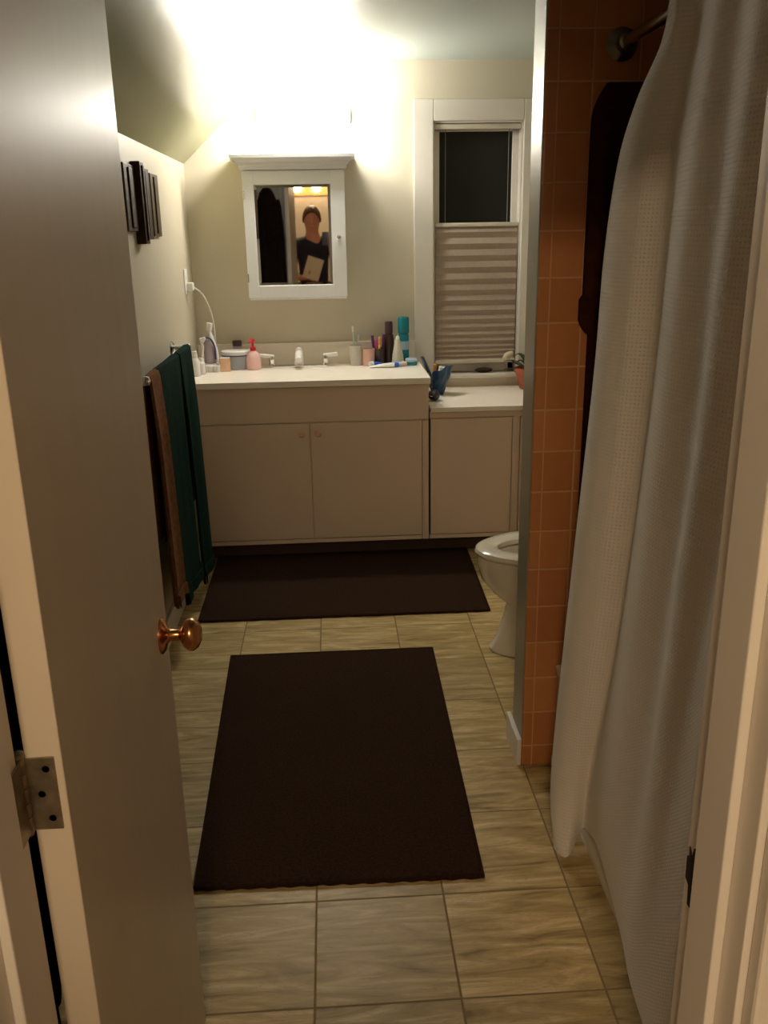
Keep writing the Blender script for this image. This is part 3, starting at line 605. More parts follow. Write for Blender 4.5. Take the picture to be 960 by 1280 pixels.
t = thing('folded_tissue', (px_ + 0.010, py_, pz + 0.03), 'white crumpled tissue pack poking out of the blue pouch', 'tissue pack')
obj('paper', rotbm(box(px_ - 0.012, py_ - 0.022, pz + 0.03, px_ + 0.026, py_ + 0.018, pz + 0.142), 0.25, 'Y', (px_, py_, pz + 0.06)), M['plastic'], t, bevel=0.006)
obj('wrapper', rotbm(box(px_ - 0.030, py_ - 0.012, pz + 0.03, px_ - 0.014, py_ + 0.012, pz + 0.150), 0.1, 'Y', (px_, py_, pz + 0.06)), M['orange'], t, bevel=0.003)
def bb(u, v):
    a = u * 2 * PI; p = v * PI
    r = math.sin(p); nn = 1 + 0.18 * noise.noise(Vector((3 * math.cos(a) * r, 3 * math.sin(a) * r, 3 * v)))
    return (0.487 + 0.029 * r * math.cos(a) * nn, 4.235 + 0.045 * r * math.sin(a) * nn, 0.7405 + 0.026 - 0.026 * math.cos(p) * (1 + 0.15 * math.cos(a)))
t = thing('small_case', (0.487, 4.235, 0.7405), 'little black zip case at front of low counter below blue pouch', 'case')
bm = sheet(bb, 24, 14); bmesh.ops.remove_doubles(bm, verts=bm.verts, dist=1e-4); obj('case_body', bm, M['blackbag'], t, smooth=True)
obj('zip', tube([(0.487 + 0.028 * math.cos(a / 12 * 2 * PI), 4.235 + 0.0445 * math.sin(a / 12 * 2 * PI), 0.768) for a in range(13)], 0.0018, 6), M['chrome'], t)

# plant in a terracotta pot + shell, driftwood on the sill
pp = (1.022, 4.50)
t = thing('potted_plant', (pp[0], pp[1], 0.7405), 'terracotta pot with dark leaves on the low counter beside the window', 'potted plant')
obj('pot', lathe([(0, 0), (0.052, 0), (0.056, 0.004), (0.078, 0.082), (0.084, 0.083), (0.086, 0.108), (0.078, 0.108), (0.074, 0.09), (0, 0.088)], (pp[0], pp[1], 0.7405), 36), M['terracotta'], t, smooth=True)
obj('soil', lathe([(0, 0.092), (0.074, 0.091), (0.074, 0.088)], (pp[0], pp[1], 0.7405), 24), M['soil'], t)
random.seed(3)
for k in range(9):
    a = k / 9 * 2 * PI + random.random() * 0.4 if k else PI; L = 0.09 + 0.05 * random.random(); rise = 0.03 + 0.05 * random.random()
    if k == 0: a, L, rise = 3.25, 0.135, 0.015
    def leaf(u, v, a=a, L=L, rise=rise):
        w = 0.016 * math.sin(PI * min(1, u * 0.96 + 0.03)); off = (v - 0.5) * 2 * w
        r = 0.01 + L * u; z = 0.7405 + 0.095 + rise * math.sin(u * 2.2) - 0.006 * abs(v - 0.5)
        return (pp[0] + r * math.cos(a) - off * math.sin(a), pp[1] + r * math.sin(a) + off * math.cos(a), z)
    obj('leaf', sheet(leaf, 12, 4, 0.0015), M['leaf'], t, smooth=True)
t = thing('pale_shell', (0.925, 4.567, 0.87), 'pale curled shell resting by the plant leaves', 'shell')
obj('shell_body', lathe([(0, -0.035), (0.012, -0.026), (0.019, -0.006), (0.018, 0.012), (0.011, 0.026), (0.004, 0.033), (0, 0.034)], (0, 0, 0), 20), M['shell'], t, smooth=True)
s_ = t.children[0]; s_.data.transform(Matrix.Translation(Vector((0.925, 4.567, 0.87)))); s_.data.transform(Matrix.Rotation(0.9, 4, 'Y')); s_.data.transform(Matrix.Translation(Vector((-0.012, 0.0, 0.032))))
obj('twig', tube([(0.935, 4.567, 0.872), (0.965, 4.55, 0.860), (0.985, 4.53, 0.852)], [0.006, 0.005, 0.004], 8), M['leaf'], t)
t = thing('stone_ornament', (0.80, YB + 0.015, WZ0 + 0.008), 'low dark stone lying on the sill under the shade', 'stone')
def st(u, v):
    a = u * 2 * PI; p = v * PI; r = math.sin(p)
    return (0.80 + 0.042 * r * math.cos(a) * (1 + 0.15 * math.sin(2 * a + 1)), YB + 0.015 + 0.022 * r * math.sin(a), WZ0 + 0.0085 + 0.013 - 0.013 * math.cos(p))
bm = sheet(st, 22, 12); bmesh.ops.remove_doubles(bm, verts=bm.verts, dist=1e-4); obj('stone', bm, M['soil'], t, smooth=True)

# ------------------------------------------------------------------ mirror cabinet
cx0, cx1, cz0, cz1, cyf = -0.394, 0.090, 1.212, 1.812, 4.490
mc = thing('medicine_cabinet', (-0.152, YB, cz0), 'white crowned medicine cabinet with mirror door above the sink', 'cabinet')
obj('body', box(cx0 + 0.004, cyf + 0.02, cz0, cx1 - 0.004, YB - 0.0005, cz1 + 0.03), M['white'], mc, bevel=0.002)
def crownring(o, z): return [(cx0 - o, cyf - o, z), (cx1 + o, cyf - o, z), (cx1 + o, YB - 0.001, z), (cx0 - o, YB - 0.001, z)]
bm = bmesh.new(); prev = None
for off, z in ((0.002, cz1 + 0.001), (0.010, cz1 + 0.004), (0.012, cz1 + 0.016), (0.018, cz1 + 0.022), (0.024, cz1 + 0.034), (0.038, cz1 + 0.046), (0.042, cz1 + 0.050), (0.050, cz1 + 0.052), (0.052, cz1 + 0.066), (0.049, cz1 + 0.070)):
    R_ = [bm.verts.new(p) for p in crownring(off, z)]
    if prev:
        for i in range(4): bm.faces.new((prev[i], prev[(i + 1) % 4], R_[(i + 1) % 4], R_[i]))
    else: bm.faces.new(R_)
    prev = R_
bm.faces.new(prev)
obj('crown_moulding', bm, M['white'], mc)
fx0, fx1, fz0, fz1 = cx0, cx1, cz0 + 0.012, cz1 - 0.002
mx0, mx1, mz0, mz1 = -0.343, 0.022, 1.282, 1.748
dfr = obj('mirror_door', [box(fx0, cyf, fz0, mx0, cyf + 0.019, fz1), box(mx1, cyf, fz0, fx1, cyf + 0.019, fz1), box(mx0, cyf, fz0, mx1, cyf + 0.019, mz0), box(mx0, cyf, mz1, mx1, cyf + 0.019, fz1)], M['white'], mc, bevel=0.002)
# bevelled mirror glass
bm = bmesh.new()
o1 = [(mx0, cyf + 0.010, mz0), (mx1, cyf + 0.010, mz0), (mx1, cyf + 0.010, mz1), (mx0, cyf + 0.010, mz1)]
bv = 0.014; o2 = [(mx0 + bv, cyf + 0.0085, mz0 + bv), (mx1 - bv, cyf + 0.0085, mz0 + bv), (mx1 - bv, cyf + 0.0085, mz1 - bv), (mx0 + bv, cyf + 0.0085, mz1 - bv)]
o3 = [(x, cyf + 0.0145, z) for x, y, z in o1]
A_, B_, C_ = [[bm.verts.new(p) for p in q_] for q_ in (o1, o2, o3)]
bm.faces.new(B_); bm.faces.new(C_)
for i in range(4):
    j = (i + 1) % 4; bm.faces.new((A_[i], A_[j], B_[j], B_[i])); bm.faces.new((C_[i], C_[j], A_[j], A_[i]))
g_ = obj('mirror_glass', bm, M['mirror'], dfr); g_['label'] = 'bevelled mirror glass'
obj('knob', lathe([(0, 0), (0.005, 0), (0.0045, 0.010), (0.009, 0.014), (0.0105, 0.020), (0.007, 0.0255), (0, 0.027)], (0.056, cyf, 1.505), 20, '-Y'), M['chrome'], dfr, smooth=True)
for hz in (1.32, 1.70):
    obj('hinge', tube([(cx0 + 0.003, cyf - 0.002, hz - 0.02), (cx0 + 0.003, cyf - 0.002, hz + 0.02)], 0.004, 12), M['chrome'], mc, smooth=True)

# ------------------------------------------------------------------ vanity light above the cabinet
vl = thing('vanity_light', (-0.10, YB, 2.08), 'glaring three-globe light bar on the wall above the medicine cabinet', 'light fixture')
obj('back_plate', box(-0.32, YB - 0.035, 2.025, 0.13, YB, 2.095), M['white'], vl, bevel=0.006)
for x in (-0.245, -0.0975, 0.05):
    so = obj('socket', lathe([(0.030, 0), (0.032, 0.004), (0.020, 0.012), (0.018, 0.09), (0.024, 0.115), (0.024, 0.125)], (x, YB - 0.035, 2.06), 24, '-Y'), M['white'], vl, smooth=True)
    obj('globe_bulb', lathe([(0, -0.046), (0.018, -0.0423), (0.0325, -0.0325), (0.0425, -0.0176), (0.046, 0), (0.0425, 0.0176), (0.0325, 0.0325), (0.018, 0.0423), (0, 0.046)], (x, YB - 0.204, 2.06), 24), M['bulb'], so, smooth=True)

# ------------------------------------------------------------------ hall light behind the photographer
hl = thing('hall_light', (-0.1, -2.2, 2.05), 'pine-backed globe light bar on the wall behind the photographer', 'light fixture')
obj('back_board', box(-0.65, -2.2, 1.95, 0.55, -2.175, 2.06), M['pine'], hl, bevel=0.004)
for x in (-0.55, -0.33, -0.11, 0.11, 0.33):
    so = obj('socket', lathe([(0.025, 0), (0.02, 0.02), (0.02, 0.05)], (x, -2.175, 2.09 - 0.055), 20, 'Y'), M['chrome'], hl, smooth=True)
    obj('globe_bulb', lathe([(0, -0.05), (0.0353, -0.0353), (0.05, 0), (0.0353, 0.0353), (0, 0.05)], (x, -2.085, 2.09 - 0.055), 20), M['hallbulb'], so, smooth=True)

hd = thing('hall_ceiling_light', (-0.15, -0.90, 2.4), 'round warm dome lamp on the ceiling above the photographer', 'ceiling lamp')
obj('canopy', lathe([(0.165, 0), (0.165, -0.012), (0.155, -0.020)], (-0.15, -0.90, 2.3995), 40), M['chrome'], hd, smooth=True)
obj('dome_shade', lathe([(0.150, -0.020), (0.150, -0.035), (0.130, -0.062), (0.090, -0.082), (0.045, -0.092), (0, -0.095)], (-0.15, -0.90, 2.3995), 40), M['dome'], hd, smooth=True)

# ------------------------------------------------------------------ towel bar and towels (left wall)
BX, BZ = -0.612, 1.070
tb = thing('towel_bar', (XL, 3.385, BZ), 'chrome towel bar on left wall carrying green and brown towels', 'towel bar')
obj('bar', tube([(BX, 2.94, BZ), (BX, 3.85, BZ)], 0.009, 16), M['chrome'], tb, smooth=True)
for y in (2.94, 3.85):
    obj('post', [lathe([(0.026, 0), (0.028, 0.004), (0.022, 0.010), (0.011, 0.016), (0.010, 0.055), (0.016, 0.060), (0.018, 0.068), (0.014, 0.080), (0, 0.085)], (XL, y, BZ), 24, 'X')], M['chrome'], tb, smooth=True)
def towel(name, y0, y1, zf0, zf1, zb, m_, label, amp, nw, flare, ph=0.0, thick=0.010):
    """cloth folded over the bar: back panel, crest, front panel; hems at zf0 (near end) .. zf1 (far end)"""
    R_ = 0.0175
    def fn(u, v):
        y = y0 + (y1 - y0) * u
        zf = zf0 + (zf1 - zf0) * u
        lf = BZ - zf; lb = BZ - zb; arc = PI * R_; tot = lf + arc + lb
        s = v * tot
        if s < lb: x = BX - R_; z = zb + s; k = 1 - s / lb; side = -0.25
        elif s < lb + arc: a = PI - (s - lb) / R_; x = BX + R_ * math.cos(a); z = BZ + R_ * math.sin(a); k = 0; side = 0
        else: x = BX + R_; z = BZ - (s - lb - arc); k = (s - lb - arc) / lf; side = 1
        rip = amp * min(1, k * 4) * (math.sin(nw * 2 * PI * u + ph + 0.4 * k) + 0.3 * math.sin(nw * 4.6 * PI * u + 2))
        x += side * (flare * k + rip)
        y += 0.012 * k * math.sin(6 * u + 3 * k)
        z += 0.006 * math.sin(9 * u) * k - (0.012 * math.sin(PI * min(1, u * 1.6)) if v and 0.3 < v < 0.7 and k == 0 else 0) * 0
        return (max(x, XL + 0.012), y, z)
    bm = sheet(fn, 48, 90, thick)
    t = thing(name, (BX, (y0 + y1) / 2, min(zf0, zf1, zb)), label, 'towel')
    obj('cloth', bm, m_, t, smooth=True)
    def hem(u, v):
        zf = zf0 + (zf1 - zf0) * u; tv = (BZ - zb + PI * R_ + (BZ - zf) * (0.945 + 0.052 * v)) / (BZ - zf + PI * R_ + BZ - zb)
        p = Vector(fn(u, tv)); p.x += 0.0045; return p
    obj('hem_band', sheet(hem, 48, 2, 0.004), m_, t, smooth=True)
    return t
towel('bath_towel', 3.12, 3.53, 0.19, 0.16, 0.45, M['green'], 'dark green towel on the bar, next to the brown one', 0.008, 1.6, 0.018)
towel('bath_towel', 3.55, 3.83, 0.10, 0.085, 0.40, M['green'], 'dark green towel at the far end of the bar by the vanity', 0.008, 1.2, 0.018, 1.0)
towel('bath_towel', 2.955, 3.11, 0.25, 0.24, 0.50, M['browntowel'], 'russet brown towel hanging nearest the open door', 0.008, 0.8, 0.014, 2.0)

# ------------------------------------------------------------------ wall art: three upright carved wood panels
def art(y0, y1, z0, z1, x1, m_, label, steps):
    t = thing('wood_wall_panel', (XL, (y0 + y1) / 2, z0), label, 'wall art', 'carved wood panels on the left wall')
    obj('panel', box(XL, y0, z0, x1, y1, z1), m_, t, bevel=0.003)
    w = (y1 - y0) / (steps * 2 + 1)
    for k in range(steps):
        ya = y0 + w * (2 * k + 1)
        obj('raised_strip', box(x1, ya, z0 + 0.012, x1 + 0.006, ya + w, z1 - 0.012), m_, t, bevel=0.002)
art(3.18, 3.345, 1.540, 1.760, XL + 0.014, M['art'], 'leftmost flat brown wood panel of the wall art', 1)
art(3.355, 3.43, 1.497, 1.775, XL + 0.034, M['art'], 'tall thick near-black wood panel, second from left', 1)
art(3.44, 3.585, 1.512, 1.762, XL + 0.020, M['art'], 'dark wood panel directly right of the thick black one', 1)
art(3.655, 3.81, 1.522, 1.755, XL + 0.012, M['artlight'], 'separate brown wood panel nearest the window wall', 1)

# ------------------------------------------------------------------ robe hanging behind the door
def robe(u, v):
    a = u * 2 * PI; z = 1.90 - v * 1.33
    hw = 0.03 + 0.092 * min(1, v * 5) ** 0.6 + 0.012 * v; dp = 0.022 + 0.050 * min(1, v * 5) ** 0.6 + 0.03 * v
    r = 1 + 0.10 * math.sin(7 * a + 2 * v) * min(1, 3 * v)
    return (-0.510 + hw * math.cos(a) * r, 0.884 + dp * math.sin(a) * r, z + 0.012 * math.sin(3 * a) * v)
t = thing('dark_robe', (-0.515, 0.872, 0.57), 'long dark brown robe hanging behind the open door', 'robe')
bm = sheet(robe, 56, 40); bmesh.ops.remove_doubles(bm, verts=bm.verts, dist=1e-5); bmesh.ops.holes_fill(bm, edges=bm.edges)
obj('robe_cloth', bm, M['robe'], t, smooth=True)
obj('sleeve', tube(curve([(-0.60, 0.90, 1.80), (-0.625, 0.92, 1.55), (-0.62, 0.93, 1.30), (-0.615, 0.935, 1.12)], 5), [0.03] + [0.036] * 14 + [0.040], 16), M['robe'], t, smooth=True)
obj('sleeve', tube(curve([(-0.43, 0.90, 1.80), (-0.415, 0.93, 1.50), (-0.412, 0.935, 1.10), (-0.412, 0.937, 0.57)], 5), [0.03] + [0.040] * 14 + [0.030], 16), M['robe'], t, smooth=True)
obj('collar', tube(curve([(-0.56, 0.90, 1.86), (-0.54, 0.945, 1.80), (-0.515, 0.965, 1.65), (-0.505, 0.972, 1.40)], 6), 0.014, 10), M['robe'], t, smooth=True)
t = thing('robe_hook', (-0.515, YD, 1.90), 'metal coat hook on door wall carrying the dark robe', 'hook')
obj('plate', box(-0.53, YD, 1.885, -0.50, YD + 0.005, 1.94), M['chrome'], t, bevel=0.002)
obj('prong', tube(curve([(-0.515, YD + 0.005, 1.915), (-0.515, YD + 0.06, 1.895), (-0.515, YD + 0.11, 1.902), (-0.515, YD + 0.12, 1.925)], 5), 0.005, 10), M['chrome'], t, smooth=True)

# ------------------------------------------------------------------ rugs
def rug(pts, label, h=0.012):
    (x0, y0), (x1, y1), (x2, y2), (x3, y3) = pts
    def P(u, v):
        a = Vector((x0, y0)).lerp(Vector((x1, y1)), u); b = Vector((x3, y3)).lerp(Vector((x2, y2)), u); return a.lerp(b, v)
    def fn(u, v):
        p = P(u, v); e = min(u, 1 - u, v, 1 - v)
        w = 0.0018 * math.sin(u * 90) if e < 0.01 else 0
        return (p.x + w, p.y + w, h * (0.75 + 0.25 * min(1, e * 30)) + 0.0008 * noise.noise(Vector((p.x * 14, p.y * 14, 0))))
    bm = sheet(fn, 80, 80); bmesh.ops.recalc_face_normals(bm, faces=bm.faces)
    ext = bmesh.ops.extrude_face_region(bm, geom=bm.faces[:]); 
    for v in [g for g in ext['geom'] if isinstance(g, bmesh.types.BMVert)]: v.co.z = 0.0005
    t = thing('bath_rug', (sum(p[0] for p in pts) / 4, sum(p[1] for p in pts) / 4, 0), label, 'rug', 'dark brown rugs on the tile floor')
    obj('pile', bm, M['rug'], t, smooth=True)
    rim = [P(*c) for c in ((0.004, 0.004), (0.996, 0.004), (0.996, 0.996), (0.004, 0.996), (0.004, 0.004))]
    obj('bound_edge', tube([(p.x, p.y, 0.0065) for p in rim], 0.0060, 8), M['rug'], t)
rug([(-0.378, 1.802), (0.332, 1.790), (0.348, 3.050), (-0.418, 3.052)], 'dark brown rug in the middle of the floor, nearer the door')
rug([(-0.588, 3.378), (0.628, 3.375), (0.643, 4.140), (-0.592, 4.140)], 'dark brown rug lying along the foot of the vanity')

# ------------------------------------------------------------------ toilet (faces left)
tl = thing('toilet', (0.90, 3.03, 0), 'white toilet with open lid beyond the tiled wall', 'toilet')
TYC = 3.03
def egg(cx_, L, W, z, n=48, tip=0.0):
    out = []
    for i in range(n):
        a = 2 * PI * i / n; c, s = math.cos(a), math.sin(a)
        x = cx_ - (L * c if c > 0 else L * 0.72 * c); out.append((x, TYC + W * s * (1 - 0.10 * max(0, c)), z))
    return out
def loft(rings, capb=True, capt=True):
    bm = bmesh.new(); R_ = [[bm.verts.new(p) for p in r] for r in rings]
    for a, b in zip(R_, R_[1:]):
        for i in range(len(a)): bm.faces.new((a[i], a[(i + 1) % len(a)], b[(i + 1) % len(b)], b[i]))
    if capb: bm.faces.new(R_[0])
    if capt: bm.faces.new(R_[-1])
    return bm
rings = [egg(0.83, 0.265, 0.120, 0.001), egg(0.83, 0.268, 0.122, 0.012), egg(0.83, 0.240, 0.105, 0.06), egg(0.83, 0.215, 0.098, 0.14), egg(0.83, 0.205, 0.100, 0.19), egg(0.82, 0.245, 0.130, 0.235), egg(0.81, 0.280, 0.160, 0.29), egg(0.80, 0.288, 0.176, 0.35), egg(0.80, 0.288, 0.180, 0.385), egg(0.80, 0.27, 0.165, 0.39), egg(0.80, 0.215, 0.115, 0.385), egg(0.81, 0.20, 0.10, 0.33), egg(0.84, 0.12, 0.06, 0.25), egg(0.85, 0.04, 0.02, 0.23)]
obj('bowl', loft(rings), M['porcelain'], tl, smooth=True)
obj('seat', loft([egg(0.80, 0.292, 0.184, 0.392), egg(0.80, 0.298, 0.190, 0.400), egg(0.80, 0.294, 0.187, 0.412), egg(0.80, 0.280, 0.173, 0.419), egg(0.80, 0.235, 0.130, 0.419), egg(0.80, 0.215, 0.112, 0.411), egg(0.80, 0.212, 0.110, 0.400), egg(0.80, 0.218, 0.114, 0.392), egg(0.80, 0.292, 0.184, 0.392)], False, False), M['porcelain'], tl, smooth=True)
obj('tank', box(1.165, TYC - 0.225, 0.385, 1.355, TYC + 0.225, 0.74), M['porcelain'], tl, bevel=0.025, seg=4)
obj('tank_lid', box(1.150, TYC - 0.240, 0.741, 1.362, TYC + 0.240, 0.775), M['porcelain'], tl, bevel=0.010, seg=3)
obj('rear_pedestal', box(0.95, TYC - 0.10, 0.0, 1.30, TYC + 0.10, 0.384), M['porcelain'], tl, bevel=0.03, seg=4)
lid = loft([[(1.105 + 0.02, TYC + 0.185 * math.sin(a), 0.60 - 0.195 * math.cos(a)) for a in [2 * PI * i / 40 for i in range(40)]], [(1.125 + 0.018, TYC + 0.185 * math.sin(a), 0.60 - 0.195 * math.cos(a)) for a in [2 * PI * i / 40 for i in range(40)]]])
obj('lid', lid, M['porcelain'], tl, bevel=0.004)
obj('flush_lever', [tube([(1.165, TYC - 0.16, 0.68), (1.145, TYC - 0.16, 0.68)], 0.008, 12), tube([(1.147, TYC - 0.165, 0.68), (1.146, TYC - 0.09, 0.672)], [0.006, 0.005], 10)], M['chrome'], tl, smooth=True)

# ------------------------------------------------------------------ bathtub, rod, curtain, towel
tubx, tz = 0.612, 0.335
bt = thing('bathtub', (0.98, 1.51, 0), 'white built-in bathtub behind the shower curtain', 'bathtub')
def rr(x0, y0, x1, y1, r, z, n=8):
    out = []
    for (cx_, cy_, a0) in ((x1 - r, y1 - r, 0), (x0 + r, y1 - r, PI / 2), (x0 + r, y0 + r, PI), (x1 - r, y0 + r, 1.5 * PI)):
        for k in range(n + 1):
            a = a0 + PI / 2 * k / n; out.append((cx_ + r * math.cos(a), cy_ + r * math.sin(a), z))
    return out
x0, y0, x1, y1 = tubx, YD + 0.010, XR - 0.010, WW0 - 0.0095
obj('shell', loft([rr(x0, y0, x1, y1, 0.004, 0.0), rr(x0, y0, x1, y1, 0.004, 0.03), rr(x0 + 0.008, y0, x1, y1, 0.004, 0.04), rr(x0 + 0.008, y0, x1, y1, 0.004, tz - 0.04), rr(x0, y0, x1, y1, 0.006, tz - 0.025), rr(x0, y0, x1, y1, 0.008, tz - 0.006), rr(x0 + 0.008, y0 + 0.004, x1 - 0.004, y1 - 0.004, 0.01, tz),
                   rr(x0 + 0.07, y0 + 0.09, x1 - 0.05, y1 - 0.07, 0.09, tz), rr(x0 + 0.085, y0 + 0.11, x1 - 0.065, y1 - 0.085, 0.09, tz - 0.02), rr(x0 + 0.12, y0 + 0.20, x1 - 0.10, y1 - 0.12, 0.10, 0.08), rr(x0 + 0.18, y0 + 0.28, x1 - 0.16, y1 - 0.18, 0.08, 0.06)]), M['porcelain'], bt, smooth=True)
obj('drain', lathe([(0.03, 0), (0.028, 0.003), (0, 0.004)], (0.98, y1 - 0.28, 0.0602), 20), M['chrome'], bt)

RX, RZ = 0.700, 1.932
rd = thing('shower_rod', (RX, WW0 - 0.009, RZ), 'dull metal shower rod fixed to the orange tile', 'curtain rod')
obj('rod', tube([(RX, YD + 0.012, RZ), (RX, WW0 - 0.012, RZ)], 0.0125, 20), M['rod'], rd, smooth=True)
obj('flange', lathe([(0.036, 0), (0.037, 0.005), (0.030, 0.012), (0.020, 0.020), (0.019, 0.045), (0.0135, 0.048)], (RX, WW0 - 0.009, RZ), 28, '-Y'), M['rod'], rd, smooth=True)
obj('flange', lathe([(0.036, 0), (0.037, 0.005), (0.030, 0.012), (0.020, 0.020), (0.019, 0.045), (0.0135, 0.048)], (RX, YD + 0.009, RZ), 28, 'Y'), M['rod'], rd, smooth=True)

# curtain: columns of the cloth, each a path down the cloth (top, ..., hem)
cols = [
 [(.663, 1.850, 2.015), (.660, 1.860, 1.88), (.655, 1.975, 1.77), (.650, 2.060, 1.66), (.640, 2.083, 1.47), (.630, 2.066, 1.20), (.602, 2.038, 0.70), (.562, 2.000, 0.19), (.526, 1.872, 0.030)],
 [(.655, 1.820, 2.015), (.652, 1.830, 1.88), (.640, 1.900, 1.77), (.628, 1.955, 1.66), (.612, 1.965, 1.47), (.598, 1.950, 1.20), (.565, 1.940, 0.70), (.535, 1.920, 0.19), (.524, 1.850, 0.026)],
 [(.660, 1.790, 2.015), (.655, 1.790, 1.88), (.645, 1.820, 1.77), (.632, 1.850, 1.66), (.620, 1.850, 1.47), (.610, 1.845, 1.20), (.585, 1.850, 0.70), (.560, 1.865, 0.19), (.548, 1.825, 0.024)],
 [(.682, 1.765, 2.015), (.682, 1.765, 1.88), (.677, 1.785, 1.77), (.672, 1.800, 1.66), (.668, 1.800, 1.47), (.662, 1.800, 1.20), (.640, 1.810, 0.70), (.606, 1.860, 0.25), (.598, 1.880, 0.060)],
 [(.680, 1.700, 2.015), (.680, 1.700, 1.88), (.672, 1.710, 1.77), (.664, 1.715, 1.66), (.655, 1.720, 1.47), (.645, 1.720, 1.20), (.620, 1.735, 0.70), (.600, 1.780, 0.25), (.600, 1.815, 0.095)],
 [(.655, 1.620, 2.015), (.652, 1.620, 1.88), (.645, 1.620, 1.77), (.635, 1.620, 1.66), (.625, 1.620, 1.47), (.615, 1.620, 1.20), (.595, 1.630, 0.70), (.590, 1.670, 0.25), (.596, 1.725, 0.110)],
 [(.678, 1.540, 2.015), (.676, 1.540, 1.88), (.670, 1.535, 1.77), (.665, 1.530, 1.66), (.658, 1.525, 1.47), (.652, 1.520, 1.20), (.625, 1.520, 0.70), (.603, 1.545, 0.20), (.600, 1.570, 0.030)],
 [(.652, 1.450, 2.015), (.650, 1.450, 1.88), (.642, 1.445, 1.77), (.634, 1.440, 1.66), (.624, 1.435, 1.47), (.612, 1.430, 1.20), (.588, 1.430, 0.70), (.575, 1.440, 0.20), (.582, 1.450, 0.020)],
 [(.682, 1.360, 2.015), (.680, 1.360, 1.88), (.676, 1.360, 1.77), (.670, 1.355, 1.66), (.662, 1.350, 1.47), (.650, 1.345, 1.20), (.610, 1.345, 0.70), (.575, 1.350, 0.20), (.570, 1.352, 0.030)],
 [(.655, 1.260, 2.015), (.652, 1.260, 1.88), (.646, 1.260, 1.77), (.638, 1.255, 1.66), (.628, 1.250, 1.47), (.618, 1.245, 1.20), (.590, 1.240, 0.70), (.565, 1.235, 0.20), (.560, 1.235, 0.050)],
 [(.682, 1.160, 2.015), (.680, 1.160, 1.88), (.674, 1.160, 1.77), (.668, 1.155, 1.66), (.660, 1.150, 1.47), (.650, 1.145, 1.20), (.625, 1.140, 0.70), (.600, 1.140, 0.20), (.598, 1.140, 0.040)],
 [(.656, 1.060, 2.015), (.654, 1.060, 1.88), (.648, 1.060, 1.77), (.640, 1.055, 1.66), (.630, 1.050, 1.47), (.620, 1.045, 1.20), (.595, 1.040, 0.70), (.575, 1.040, 0.20), (.572, 1.040, 0.040)],
 [(.680, 0.960, 2.015), (.678, 0.960, 1.88), (.672, 0.960, 1.77), (.666, 0.955, 1.66), (.658, 0.950, 1.47), (.650, 0.945, 1.20), (.625, 0.940, 0.70), (.600, 0.940, 0.20), (.598, 0.940, 0.040)],
 [(.660, 0.860, 2.015), (.658, 0.860, 1.88), (.652, 0.860, 1.77), (.645, 0.855, 1.66), (.638, 0.850, 1.47), (.630, 0.845, 1.20), (.610, 0.845, 0.70), (.595, 0.845, 0.20), (.592, 0.845, 0.040)],
 [(.675, 0.800, 2.015), (.673, 0.800, 1.88), (.668, 0.800, 1.77), (.662, 0.797, 1.66), (.655, 0.794, 1.47), (.648, 0.790, 1.20), (.625, 0.790, 0.70), (.600, 0.790, 0.20), (.598, 0.790, 0.040)]]
for ci, c in enumerate(cols):
    for li in range(len(c)):
        x, y, z = c[li]
        if ci == 0 and 2 <= li <= 7: k = (1.02, 1.04, 1.045, 1.045, 1.04, 1.02)[li - 2]; x, y, z = x * k, y * k, 1.525 + (z - 1.525) * k
        if ci >= 4 and li < 8:
            mean = (.667, .665, .660, .652, .643, .633, .607, .588)[li]; x = mean + (x - mean) * 0.55
        if ci == 1 and 2 <= li <= 7: x -= 0.010
        c[li] = (x, y, z)
dn = [curve(c, 12) for c in cols]; NV = len(dn[0]) - 1
rows = [curve([c[j] for c in dn], 14) for j in range(NV + 1)]; NU = len(rows[0]) - 1
arc = [0.0]
for i in range(NU): arc.append(arc[-1] + (rows[NV // 2][i + 1] - rows[NV // 2][i]).length)
sc = thing('shower_curtain', (0.66, 1.4, 0.03), 'pale waffle weave shower curtain hanging outside the tub', 'shower curtain')
def cf(u, v): return rows[round(v * NV)][round(u * NU)]
def cuv(u, v): i = round(u * NU); return (arc[i], rows[round(v * NV)][i].z)
obj('cloth', sheet(cf, NU, NV, 0.0015, cuv), M['curtain'], sc, smooth=True)
obj('side_hem', tube([p + Vector((0, 0, 0)) for p in dn[0]], 0.0030, 8), M['curtain'], sc, smooth=True)
for k in range(11):
    y = 1.83 - k * 0.098
    obj('curtain_ring', tube([(RX - 0.011 + 0.031 * math.cos(a * PI / 12), y, RZ + 0.016 + 0.036 * math.sin(a * PI / 12)) for a in range(25)], 0.0022, 8), M['rod'], sc, smooth=True)

# dark towel hanging on the tiled wall behind the curtain
ty = WW0 - 0.009
poly = [(0.636, 1.30), (0.630, 1.285), (0.640, 1.295), (0.652, 1.335), (0.652, 0.36), (0.90, 0.36), (0.90, 1.80), (0.86, 1.845), (0.70, 1.850), (0.672, 1.842), (0.650, 1.820), (0.638, 1.780), (0.635, 1.60), (0.638, 1.42), (0.630, 1.32)]
t = thing('hanging_towel', (0.76, ty, 0.36), 'long dark maroon towel hanging on the orange tile behind curtain', 'towel')
def ht(u, v):
    z = 1.85 - v * 1.49
    xl = 0.636 + 0.034 * max(0, 1 - v / 0.06) ** 2 if v < 0.37 else 0.636 + 0.018 * min(1, (v - 0.37) / 0.02)
    if 0.33 < v < 0.385: xl -= 0.008
    x = xl + (0.90 - xl) * u
    dpt = 0.020 + 0.012 * math.sin(u * 16 + v * 1.2) * min(1, v * 5) * min(1, u * 6) + 0.006 * v
    return (x, ty - dpt, z)
bm = sheet(ht, 60, 120); bmesh.ops.recalc_face_normals(bm, faces=bm.faces)
